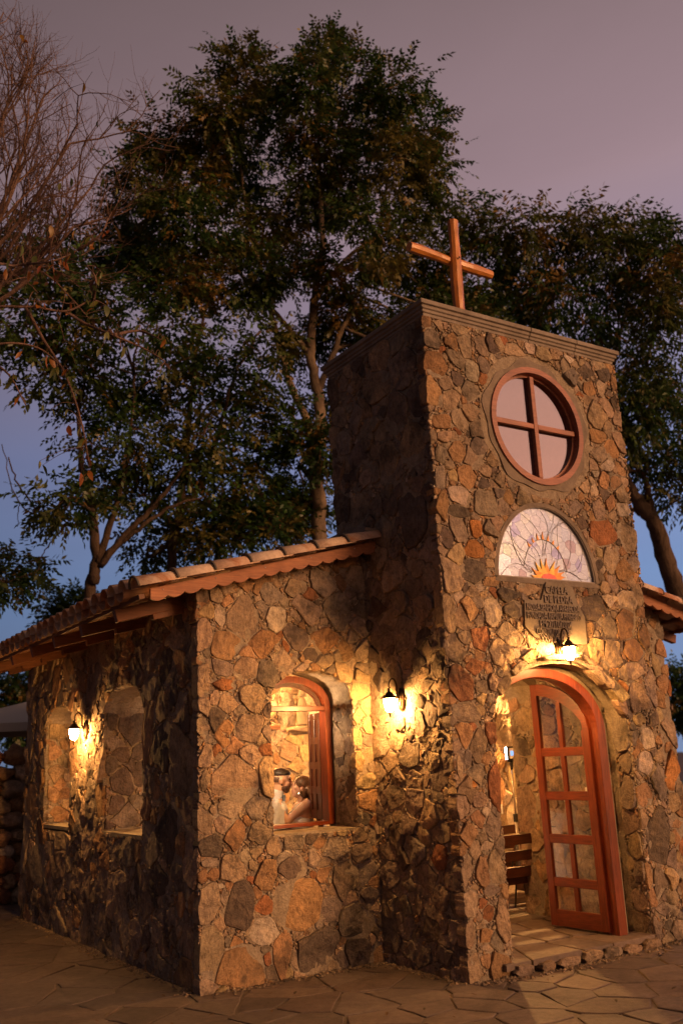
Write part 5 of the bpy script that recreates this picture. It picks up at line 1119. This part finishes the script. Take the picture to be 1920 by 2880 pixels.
for sg_ in (-1, 1): q = np.array([pelv[0], pelv[1], FL])+sdm*.09*sg_; b.tube([q-RH*.07+ZH*.04, q+ZH*.05, q+RH*.12+ZH*.035, q+RH*.19+ZH*.025], [.036, .05, .046, .03], 12, rb=[.036, .045, .034, .022], axis=FH)
b.build('shoes', M['shoe'], man, True)
# woman, facing left with her chin raised
wh = at((846, 2215), DP); wf = -RH*.93+ZH*.32-FH*.16; wf /= np.linalg.norm(wf); wu = np.cross(np.cross(wf, ZH), wf); wu /= np.linalg.norm(wu)
wneck = at((848, 2254), DP); wch = wneck-ZH*.19-RH*.01; wpel = np.array([wneck[0], wneck[1], FL+.86])+RH*.05
wom = empty('person', (wpel[0], wpel[1], FL), 'person with long wavy brown hair, white strappy dress and silver earring, chin raised', 'person', 'couple embracing behind the window')
sdw = FH                                                            # her left side is turned to the camera: lateral axis
Sn, Sf = at((862, 2262), DP-.17), wneck-ZH*.05+FH*.17
En, Ef = at((806, 2311), DP-.20), Sf-ZH*.20-RH*.12
Wn, Wf = at((786, 2262), DP-.16), Ef-RH*.20+ZH*.12
body_skin(wom, wh, wf, wu, wneck, Sn, Sf, En, Ef, Wn, Wf, -RH*.2+FH, -RH*.2-FH, wch, wpel, .93, True)
face_bits(wom, wh, wf, wu, .93)
ws = np.cross(wf, wu); Aw = (wf, ws, wu)
h = MB(); h.ell(wh-wf*.020+wu*.042, (.100, .086, .086), Aw, 20, 12).ell(wh-wf*.05-wu*.01, (.075, .088, .09), Aw)
rr_ = np.random.default_rng(3)
for k in range(46):
    an = rr_.uniform(-1.0, 1.0); st0 = wh-wf*(.035+.05*math.cos(an))+ws*.085*math.sin(an)+wu*.02
    path = [st0]; sgn = rr_.uniform(-.2, 1)
    for q in range(1, 8): path.append(st0+RH*(.021*q+.010*math.sin(q*1.7+k))-ZH*.062*q*rr_.uniform(.85, 1.1)+FH*(.012*math.sin(q*1.3+k*.7)-.018*q*sgn))
    h.tube(path, [.024, .026, .025, .024, .022, .018, .013, .006], 7)
remeshed(h, 'hair', M['long_hair'], wom, .007, 1)
MB().ell(wh-wf*.004-ws*.0+wu*-.060-FH*.082, (.019, .008, .019), (RH, FH, ZH), 14, 8).build('earring', M['pearl'], wom, True)
d_ = MB(); d_.tube([wch+ZH*.075, wch, wch-ZH*.12, (wch+wpel)/2-ZH*.04, wpel, wpel-ZH*.2, wpel-ZH*.5, np.array([wpel[0], wpel[1], FL+.12])], [.145, .175, .15, .135, .175, .20, .25, .30], 26, rb=[.115, .13, .11, .105, .13, .16, .22, .28], axis=FH)
for sg_ in (-1, 1): d_.ell(wch-RH*.085+FH*.07*sg_+ZH*.025, (.068, .07, .068), (RH, FH, ZH))
remeshed(d_, 'dress', M['dress'], wom, .012, 3)
b = MB()
for sg_, Sx in ((-1, Sn), (1, Sf)):
    tp = wneck-ZH*.005+(Sx-wneck)*.72+ZH*.030; b.tube([wch-RH*.13+FH*.07*sg_+ZH*.07, (wch-RH*.10+FH*.085*sg_+ZH*.13+tp)/2, tp, tp+RH*.07-ZH*.06, wch+RH*.10+FH*.09*sg_+ZH*.05], .0055, 6)
b.build('dress_strap', M['dress'], wom, True)

# ------------------------------------------------------------------ rubble wall and parasol beyond the far corner
rw_ = empty('rubble_wall', (-.6, 7.1, 0), 'dry stone wall of rounded boulders behind the far corner of the chapel', 'wall')
MB().box((-.4, 7.75, .95), (3.4, .9, 1.9)).build('core', M['soil'], rw_)
k = 0; zz = .10
row = 0
while zz < 2.15:
    x = -2.1+random.uniform(0, .2)
    while x < 1.3:
        r = random.uniform(.09, .19); bm = bmesh.new(); bmesh.ops.create_icosphere(bm, subdivisions=3, radius=1); sd = random.uniform(0, 99)
        sx_, sy_, sz_ = r*random.uniform(.95, 1.35), r, r*random.uniform(.7, .95)
        V = [np.array([v.co.x*sx_, v.co.y*sy_, v.co.z*sz_])*(1+.42*fnoise(v.co+Vector((sd, 0, 0)), 1.5)) for v in bm.verts]; Fc = [tuple(v.index for v in f.verts) for f in bm.faces]; bm.free()
        obj('boulder', np.array(V)+np.array([x+sx_, 7.22+random.uniform(-.05, .07), zz+random.uniform(-.05, .05)]), Fc, M['stone'], rw_, rcol(random.choice('ttgopr')), True); x += sx_*1.8; k += 1
    zz += .215; row += 1
ps = empty('parasol', (1.0, 9.6, 0), 'pale canvas parasol half hidden behind the boulder wall', 'parasol')
V = [(1.0, 9.6, 3.05)]+[(1.0+1.75*math.cos(math.pi*2*q/8), 9.6+1.5*math.sin(math.pi*2*q/8), 2.62) for q in range(8)]+[(1.0+1.75*math.cos(math.pi*2*q/8), 9.6+1.5*math.sin(math.pi*2*q/8), 2.48) for q in range(8)]
MB().add(V, [(0, 1+q, 1+(q+1) % 8) for q in range(8)]+[(1+q, 9+q, 9+(q+1) % 8, 1+(q+1) % 8) for q in range(8)]).build('canopy', M['canvas'], ps)
MB().tube([(1.0, 9.6, 0), (1.0, 9.6, 3.0)], .025, 10).build('pole', M['dark_wood'], ps)

# ------------------------------------------------------------------ trees
D2 = 1920/1568
GREEN = [(.030, .070, .012), (.038, .085, .014), (.052, .092, .018), (.022, .055, .012), (.066, .090, .020)]
WARM = [(.13, .11, .022), (.11, .10, .022), (.16, .095, .02), (.09, .09, .022)]
def leaves_mesh(name, O, Dn, n_leaf, L, Wd, parent, pal, warm, seed, droop=.35, ids=None):
    """sprigs of leaflets, O (n,3) starts, Dn (n,3) directions"""
    r = np.random.default_rng(seed); n = len(O); K = n_leaf
    Dn = Dn/np.linalg.norm(Dn, axis=1)[:, None]; up = np.tile([0, 0, 1.], (n, 1))+r.normal(0, .5, (n, 3)); sd = np.cross(Dn, up); sd /= np.linalg.norm(sd, axis=1)[:, None]+1e-9; nm = np.cross(sd, Dn)
    V = np.empty((n, K, 4, 3)); Cc = np.empty((n, K, 4, 4)); ls = L*r.uniform(.7, 1.25, (n, 1)); slen = L*2.6
    ids = np.arange(n) if ids is None else ids; nt_ = ids.max()+1                 # one tone per tuft, a few odd sprigs
    tb_ = np.array([pal[i] for i in r.integers(len(pal), size=nt_)]); tw = r.random(nt_) < warm; wb = np.array([WARM[i] for i in r.integers(len(WARM), size=nt_)]); tb_[tw] = wb[tw]; base = tb_[ids]*r.uniform(.75, 1.25, (n, 1))
    od = r.random(n) < .12; base[od] = np.array([WARM[i] for i in r.integers(len(WARM), size=n)])[od]
    for k in range(K):
        t = (k+1)/K; sg_ = 1 if k % 2 else -1; p = O+Dn*slen*t+np.array([0, 0, -1.])*slen*droop*.35*t*t
        ld = Dn*(.55+.5*(k == K-1))+sd*sg_*(.85 if k < K-1 else .1)+np.array([0, 0, -1.])*droop+r.normal(0, .22, (n, 3)); ld /= np.linalg.norm(ld, axis=1)[:, None]
        wd = np.cross(ld, nm+r.normal(0, .45, (n, 3))); wd /= np.linalg.norm(wd, axis=1)[:, None]+1e-9; nn = np.cross(wd, ld)
        V[:, k, 0] = p; V[:, k, 2] = p+ld*ls; V[:, k, 1] = p+ld*ls*.42+wd*Wd*.5+nn*Wd*.14; V[:, k, 3] = p+ld*ls*.42-wd*Wd*.5+nn*Wd*.14
        cc = base*r.uniform(.7, 1.35, (n, 1)); Cc[:, k, :, :3] = cc[:, None, :]; Cc[:, k, :, 3] = 1
    V = V.reshape(-1, 3); nq = len(V)//4; org = V.mean(0); V = V-org
    me = bpy.data.meshes.new(name); me.vertices.add(len(V)); me.vertices.foreach_set('co', V.astype(np.float32).ravel()); me.loops.add(nq*4); me.loops.foreach_set('vertex_index', np.arange(nq*4, dtype=np.int32)); me.polygons.add(nq); me.polygons.foreach_set('loop_start', np.arange(0, nq*4, 4, dtype=np.int32)); me.polygons.foreach_set('loop_total', np.full(nq, 4, np.int32))
    ca = me.color_attributes.new('col', 'FLOAT_COLOR', 'POINT'); ca.data.foreach_set('color', Cc.astype(np.float32).ravel()); me.materials.append(M['leaf']); me.update(); me.validate()
    o = bpy.data.objects.new(name, me); col.objects.link(o); o.location = org.tolist(); WLOC[o.name] = tuple(org); set_parent(o, parent); return o
def bez(pts, n):
    """smooth polyline through points (Catmull-Rom)"""
    P = np.array(pts, float); P = np.vstack([2*P[0]-P[1], P, 2*P[-1]-P[-2]]); out = []
    for i in range(1, len(P)-2):
        for t in np.linspace(0, 1, n, endpoint=False):
            a, b, c, d = P[i-1], P[i], P[i+1], P[i+2]; out.append(.5*((2*b)+(-a+c)*t+(2*a-5*b+4*c-d)*t*t+(-a+3*b-3*c+d)*t**3))
    out.append(P[-2]); return np.array(out)
def tree(label, depth, limbs, clumps, dens, L, Wd, bark, thick=1.6, warm=.2, pal=GREEN, seed=1, name='leafy_tree', group='trees behind the chapel', cat='tree', droop=.35, nleaf=8, twigs=True, base=None, big=False):
    """limbs: lists of (x, y, radius px[, depth offset]) in photo display pixels; clumps: (x, y, rx, ry[, depth offset])"""
    r = np.random.default_rng(seed); L0 = limbs[0][0]; b0 = at((L0[0]*D2, L0[1]*D2), depth); gp = np.array(base) if base is not None else np.array([b0[0], b0[1], -.03])
    t = empty(name, gp, label, cat, group); tb = MB(); br = MB(); path = []
    for i, lm in enumerate(limbs):
        pts = [at((q[0]*D2, q[1]*D2), depth+(q[3] if len(q) > 3 else 0)) for q in lm]; rad = [q[2]*D2*depth/FPX for q in lm]
        if i == 0: pts = [gp]+pts; rad = [rad[0]*1.25]+rad
        P = bez(pts, 6); rr = np.interp(np.linspace(0, 1, len(P)), np.linspace(0, 1, len(rad)), rad); P[1:-1] += r.normal(0, .012, (len(P)-2, 3))
        (tb if i == 0 else br).tube(P, rr, 10 if i == 0 else 7, wob=.12); path.append(np.concatenate([P, rr[:, None]], 1))
    allp = np.concatenate(path); allp = allp[len(path[0])//4:]
    Os, Ds, Is = [], [], []; tid = 0
    for cl in clumps:
        cl = ((690+(cl[0]-690)*.955) if big else cl[0], cl[1]+(16 if big else 6), cl[2]*.74, cl[3]*.74)+tuple(cl[4:])
        dz = cl[4] if len(cl) > 4 else r.uniform(-.5, .5)*thick; c = at((cl[0]*D2, cl[1]*D2), depth+dz); rx, ry = cl[2]*D2*depth/FPX, cl[3]*D2*depth/FPX; rz = min(rx, ry)*1.0
        # a few boughs per clump, each ending in a tuft: gaps are left between tufts
        nt_ = max(4, int(rx*ry*16)); tufts = []
        for _ in range(nt_):
            v = r.normal(0, 1, 3); v /= np.linalg.norm(v); v *= r.uniform(.25, 1.0)**.5; tufts.append(c+RT*v[0]*rx+UP*v[1]*ry+F_*v[2]*rz)
        j = np.argmin(np.linalg.norm(allp[:, :3]-c, axis=1)-allp[:, 3]*4); st_ = allp[j, :3]
        if twigs:
            md = (st_+c)/2+r.normal(0, .15, 3); P = bez([st_, md, c], 4); br.tube(P, np.linspace(min(.05, allp[j, 3]*.7), .015, len(P)), 5)
        for tf in tufts:
            if twigs: md = (c+tf)/2+r.normal(0, .08, 3)+np.array([0, 0, .05]); br.tube(bez([c, md, tf], 3), np.linspace(.014, .004, 7), 4, cap=False)
            m_ = int(dens*r.uniform(.6, 1.4)); tr_ = .14+.09*r.random()
            o_ = tf+r.normal(0, 1, (m_, 3))*np.array([tr_, tr_, tr_*.7]); Os.append(o_); Is.append(np.full(m_, tid)); tid += 1; Ds.append((o_-tf)*2.2+(tf-c)*.35/max(rx, .2)+r.normal(0, .25, (m_, 3))*.5+np.array([0, 0, -.12]))
    tb.build('trunk', M[bark], t, True); 
    if br.n: br.build('branches', M[bark], t, True)
    if Os: leaves_mesh('crown', np.concatenate(Os), np.concatenate(Ds), nleaf, L, Wd, t, pal, warm, seed, droop, np.concatenate(Is))
    return t
tree('tall dense tree rising behind the tower with a pale trunk', 17.0,
     [[(735, 1240, 17), (732, 1150, 17), (722, 1080, 16), (736, 990, 13), (730, 900, 12), (715, 820, 11), (720, 700, 9), (740, 560, 7), (730, 350, 4), (740, 160, 2)],
      [(722, 1080, 12), (700, 960, 9), (660, 860, 8), (620, 700, 6), (570, 500, 4), (540, 300, 2)], [(730, 900, 8), (770, 800, 7), (830, 650, 5), (880, 480, 4), (900, 300, 2)],
      [(715, 820, 7), (650, 740, 6), (560, 640, 5), (480, 540, 4), (400, 400, 2)], [(720, 700, 6), (790, 600, 5), (950, 480, 2)], [(620, 700, 5), (520, 690, 4), (400, 560, 3), (350, 470, 2)]],
     [(740, 125, 75, 65), (715, 185, 70, 60), (820, 190, 75, 70), (850, 270, 95, 80), (900, 190, 55, 50), (660, 240, 90, 80), (560, 170, 75, 60), (500, 220, 60, 50), (580, 260, 110, 80), (480, 320, 100, 80), (370, 290, 70, 55), (400, 390, 110, 80), (310, 600, 60, 45), (385, 640, 70, 50), (250, 560, 45, 40), (320, 400, 60, 60), (290, 470, 45, 55), (560, 370, 130, 90), (690, 350, 130, 90), (810, 380, 130, 100), (930, 360, 95, 90), (985, 280, 40, 55), (1005, 370, 45, 50), (980, 470, 75, 70), (860, 500, 120, 90), (720, 480, 130, 90), (580, 490, 120, 80), (440, 500, 120, 80), (340, 540, 70, 60), (660, 600, 110, 80), (790, 610, 110, 80), (920, 590, 90, 80), (1010, 560, 60, 70), (1000, 660, 60, 60), (900, 700, 90, 70), (800, 720, 80, 60), (600, 640, 70, 60), (490, 610, 90, 60), (1080, 640, 70, 70), (1100, 700, 60, 40), (920, 780, 80, 50), (830, 800, 70, 60), (690, 760, 70, 60), (770, 900, 50, 60), (680, 960, 50, 70), (760, 1010, 30, 50), (700, 1100, 60, 60), (655, 1170, 60, 60), (690, 1180, 60, 60)],
     66, .098, .050, 'pale_bark', 2.6, .30, seed=21, big=True)
tree('spreading tree behind the left roof edge forking low into bare stems', 15.5,
     [[(208, 1400, 13), (215, 1330, 13), (222, 1270, 12), (213, 1190, 10), (196, 1110, 8), (185, 1040, 6), (180, 940, 4)], [(224, 1290, 10), (262, 1180, 7), (285, 1090, 6), (300, 1000, 4), (310, 860, 3)], [(230, 1300, 9), (290, 1225, 7), (350, 1165, 6), (410, 1090, 4), (450, 1000, 3)], [(240, 1280, 7), (320, 1215, 5), (390, 1165, 4), (470, 1140, 2)],
      [(214, 1225, 5), (195, 1205, 4.5), (150, 1208, 4), (110, 1195, 3), (75, 1160, 2.4), (40, 1110, 2), (20, 1050, 1.5)], [(110, 1195, 2.2), (60, 1170, 1.8), (30, 1120, 1.3), (5, 1020, 1)], [(150, 1208, 2), (110, 1255, 1.5), (90, 1300, 1)], [(75, 1160, 1.5), (45, 1160, 1.2), (40, 1210, .8)]],
     [(170, 760, 120, 70), (60, 740, 80, 80), (110, 850, 110, 70), (230, 860, 100, 70), (330, 760, 110, 70), (350, 880, 90, 60), (200, 960, 90, 50), (300, 980, 70, 40), (165, 1140, 50, 35), (240, 1120, 50, 35), (300, 1060, 60, 40), (60, 650, 80, 70), (150, 620, 90, 60), (230, 690, 80, 60), (45, 1290, 14, 8), (8, 1335, 10, 10), (330, 1130, 30, 20), (90, 560, 60, 40)],
     30, .12, .056, 'bark', 2.2, .10, seed=22)
tree('slim dark stemmed tree behind the roof between the forked tree and the tall tree', 16.2,
     [[(395, 1330, 11), (400, 1240, 11), (412, 1170, 10), (425, 1080, 9), (432, 980, 7), (445, 860, 5), (470, 700, 3)], [(412, 1190, 7), (470, 1090, 6), (505, 980, 5), (540, 860, 4), (600, 760, 3)], [(404, 1215, 6), (380, 1180, 5), (352, 1130, 4), (345, 1050, 3)], [(430, 1010, 4), (480, 930, 3), (560, 900, 2)]],
     [(460, 760, 110, 70), (560, 780, 100, 70), (480, 880, 100, 70), (590, 880, 90, 70), (400, 830, 80, 60), (560, 980, 90, 60), (470, 990, 70, 50), (620, 1030, 70, 60), (540, 1090, 60, 50), (600, 1130, 60, 50), (470, 1150, 40, 40), (500, 1180, 45, 35), (430, 1060, 40, 40), (340, 1250, 35, 30), (420, 1230, 40, 30), (480, 1230, 40, 25), (560, 1200, 50, 40), (620, 1210, 40, 40)],
     30, .115, .056, 'bark', 2.0, .12, seed=23)
tree('broad tree to the right of the tower with drooping leaf clusters', 18.5,
     [[(1620, 1480, 26), (1568, 1400, 24), (1530, 1290, 21), (1500, 1200, 18), (1455, 1140, 15), (1430, 1080, 11), (1420, 980, 8), (1400, 860, 6), (1360, 740, 4), (1300, 620, 2)], [(1500, 1200, 12), (1490, 1150, 9), (1480, 1100, 6), (1450, 1060, 4)], [(1420, 980, 6), (1470, 880, 5), (1500, 760, 3), (1520, 640, 2)], [(1430, 1080, 6), (1330, 800, 5), (1250, 680, 3), (1200, 570, 2)], [(1400, 860, 4), (1440, 700, 3), (1450, 560, 2)], [(1470, 1180, 8), (1455, 1170, 6), (1430, 1180, 4)]],
     [(1085, 510, 45, 40), (1130, 560, 50, 45), (1200, 520, 55, 35), (1215, 590, 70, 50), (1290, 520, 55, 35), (1300, 580, 75, 50), (1360, 515, 50, 30), (1390, 575, 70, 50), (1450, 520, 60, 40), (1475, 590, 70, 55), (1535, 570, 40, 50), (1540, 650, 45, 60), (1460, 680, 80, 60), (1370, 660, 80, 55), (1280, 660, 80, 55), (1190, 670, 70, 50), (1130, 640, 60, 50), (1230, 730, 60, 30), (1330, 740, 70, 40), (1420, 750, 70, 50), (1510, 750, 60, 60), (1470, 830, 50, 45), (1530, 840, 50, 50), (1500, 920, 60, 45), (1450, 960, 40, 35), (1545, 960, 35, 40), (1470, 1040, 45, 30), (1530, 1050, 40, 35), (1560, 1140, 30, 40), (1440, 900, 30, 30)],
     34, .14, .050, 'bark', 2.0, .16, seed=24, droop=.75, base=at((1660*D2, 1640*D2), 18.5)*np.array([1, 1, 0])+np.array([0, 0, -.03]))
# low dark growth seen in the gaps beside the building
for lb, x, y, rx, ry, d in (('dark bushes low behind the boulder wall', 40, 1580, 70, 70, 24), ('dark bushes under the right roof edge beyond the chapel', 1570, 1560, 40, 60, 26), ('dark green bushes standing farther right along the lawn', 1760, 1560, 130, 90, 30), ('tall dark bushes in the far right background', 2050, 1540, 150, 110, 34), ('grey leafed bush peeping over the left roof tiles', 190, 1390, 60, 35, 21)):
    tree(lb, d, [[(x, y+ry, 6), (x, y, 4)]], [(x, y, rx*1.3, ry*1.3, 0), (x+rx*.7, y+ry*.5, rx*.8, ry*.8, 0), (x-rx*.6, y+ry*.5, rx*.8, ry*.9, 0), (x, y+ry, rx*1.2, ry, 0)], 42, .13, .07, 'bark', 1.5, .05, seed=25, name='bush', group='low bushes beyond the chapel', cat='bush')
lawn = MB().box((24, 24, -.012), (24, 40, .02)).build('lawn', M['grass']); tag(lawn, kind='structure')

# nearly bare tree at the left, trunk outside the picture, with big drying leaves on its lowest boughs
bt_ = empty('bare_tree', at((-330*D2, 1500*D2), 11.5)*np.array([1, 1, 0]), 'nearly bare tree at the left with fine reddish twigs and a few big drying leaves', 'tree')
tb, br = MB(), MB(); rb = np.random.default_rng(9); DB = 11.5
base = np.array(bt_.location); fork = at((-230*D2, 900*D2), DB); tb.tube(bez([base, (base+fork)/2+np.array([.1, 0, 0]), fork], 6), np.linspace(.16, .11, 13), 10, wob=.1); tb.build('trunk', M['bark'], bt_, True)
def grow(p, d, ln, r, lev):
    n = 5; P = [p]; q = p.copy(); dd = d.copy()
    for i in range(n):
        dd = dd+rb.normal(0, .16, 3)+UP*.05; dd /= np.linalg.norm(dd); q = q+dd*ln/n; P.append(q.copy())
    br.tube(P, np.linspace(r, r*.55, n+1), 5 if lev < 2 else 3, cap=False)
    if lev >= 3: return
    for k in range(4 if lev < 2 else 3):
        i = rb.integers(2, n+1); v = dd*.9+RT*rb.normal(0, .55)+UP*rb.normal(.18, .5)+F_*rb.normal(0, .5); v /= np.linalg.norm(v); grow(P[i], v, ln*rb.uniform(.5, .8), r*.55, lev+1)
for (x0, y0, x1, y1, dz) in ((-60, 600, 90, 250, 0), (-80, 560, 20, 230, .4), (-70, 640, 160, 330, -.3), (-60, 700, 210, 430, .3), (-90, 480, -20, 180, .2), (-40, 720, 170, 520, -.2), (-60, 660, 110, 430, .6), (-40, 560, 60, 360, -.5), (-80, 420, 30, 210, .5), (-30, 650, 130, 560, .1)):
    a, b = at((x0*D2, y0*D2), DB+dz), at((x1*D2, y1*D2), DB+dz+rb.uniform(-.3, .3)); md = (a+b)/2-UP*.12; br.tube(bez([fork, (fork+a)/2-UP*.1, a, md, b], 5), np.linspace(.05, .014, 21), 6)
    for t_ in np.linspace(.1, 1, 8):
        p = a+(b-a)*t_-UP*.12*(1-abs(2*t_-1)); v = (b-a)/np.linalg.norm(b-a)+RT*rb.normal(.1, .45)+UP*rb.normal(.25, .4)+F_*rb.normal(0, .4); v /= np.linalg.norm(v); grow(p, v, rb.uniform(.5, .95), .013, 0 if rb.random() < .45 else 1)
low = [[(-230, 900), (-60, 730), (60, 705), (150, 715), (215, 690), (262, 715)], [(150, 715), (200, 745), (260, 770), (330, 800), (380, 830)], [(60, 705), (100, 780), (150, 860), (185, 960), (205, 1060)], [(-230, 900), (-60, 640), (40, 610), (120, 600), (180, 575)], [(-230, 900), (-100, 830), (0, 790), (90, 800), (150, 850)], [(215, 690), (220, 640), (200, 610)], [(-230, 900), (-80, 820), (10, 850), (60, 930)], [(180, 575), (230, 540), (250, 500)], [(260, 770), (320, 760), (370, 780)]]
DL = 9.6; tips = []
for lm in low:
    pts = [at((x*D2, y*D2), DB if x < -200 else DL+.25*math.sin(x*.05+y*.03)) for x, y in lm]; P = bez(pts, 6); br.tube(P, np.linspace(.020, .006, len(P)), 6); tips += [p for p in P[len(P)//3:]]
LCOL = [(.10, .12, .022), (.13, .13, .025), (.22, .12, .022), (.30, .11, .018), (.26, .075, .016), (.075, .09, .02), (.06, .03, .015)]
def big_leaf():
    """lance shaped leaf, folded along its midrib and curled"""
    V, Fc = [], []; n = 6
    for i in range(n+1):
        t = i/n; w = .5*math.sin(math.pi*min(1, t*.97+.03))**.8*(1-.25*t); z = -.35*t*t
        V += [(t, -w*.42, z+.10*w), (t, 0, z), (t, w*.42, z+.10*w)]
    for i in range(n):
        b = i*3; Fc += [(b, b+1, b+4, b+3), (b+1, b+2, b+5, b+4)]
    return np.array(V), Fc
BLV, BLF = big_leaf(); LM = [mesh_from('leaf', BLV, BLF, M['leaf'], np.array(c), True) for c in LCOL]
spots = [tips[i] for i in rb.choice(len(tips), 105, replace=True)]
extra = [(60, 570), (95, 600), (130, 620), (80, 640), (120, 660), (60, 670), (150, 630), (165, 600), (100, 1060), (205, 1075), (195, 1090), (160, 980), (150, 930), (365, 870), (330, 800), (215, 300), (150, 420), (125, 520), (170, 540), (225, 630), (60, 90), (205, 195), (255, 430)]
spots += [at((x*D2, y*D2), DL+rb.uniform(-.3, .3)) for x, y in extra for _ in range(2)]
bp_ = np.concatenate(br.V); keep = []
for p in spots:                                                 # every leaf hangs from a twig
    p = p+rb.normal(0, .05, 3); d = np.linalg.norm(bp_-p, axis=1); j = d.argmin()
    if d[j] > .75: continue
    if d[j] > .03: br.tube(bez([bp_[j], (bp_[j]+p)/2+np.array([0, 0, .04]), p], 3), np.linspace(.005, .002, 7), 4, cap=False)
    keep.append(p)
spots = keep; br.build('branches', M['twig'], bt_, True)
for i, p in enumerate(spots):
    o = bpy.data.objects.new('leaf', LM[rb.integers(len(LM))]); col.objects.link(o); s = rb.uniform(.075, .14)
    o.parent = bt_; o.matrix_parent_inverse = Matrix.Translation(-Vector(WLOC[bt_.name])); o.location = p.tolist(); o.rotation_euler = (rb.uniform(-.8, .8), rb.uniform(.3, 1.4), rb.uniform(0, 6.28)); o.scale = (s, s*rb.uniform(.8, 1.3), s); WLOC[o.name] = tuple(o.location)

# a scatter of dry leaves on the paving
fv = MB(); rf = np.random.default_rng(4)
for _ in range(150):
    p = np.array([rf.uniform(-1.8, 5.5), rf.uniform(-3.6, .3) if rf.random() < .6 else rf.uniform(-1.6, -.2), .014]); 
    if inpoly([p[:2]], [(-.05, -.05), (A_-.05, -.05), (A_-.05, -D_-.08), (B_+.05, -D_-.08), (B_+.05, 3), (-.05, 3)])[0]: continue
    a_ = rf.uniform(0, 6.28); s = rf.uniform(.03, .065); c_, s_ = math.cos(a_), math.sin(a_); Q = BLV*np.array([s, s*1.1, s*.5]); Q = np.stack([Q[:, 0]*c_-Q[:, 1]*s_, Q[:, 0]*s_+Q[:, 1]*c_, Q[:, 2]-Q[:, 2].min()], 1)
    fv.add(Q+p, BLF, [(.10, .05, .02), (.14, .075, .03), (.06, .04, .02)][rf.integers(3)])
tag(fv.build('fallen_leaves', M['leaf'], None, False, True), kind='stuff')
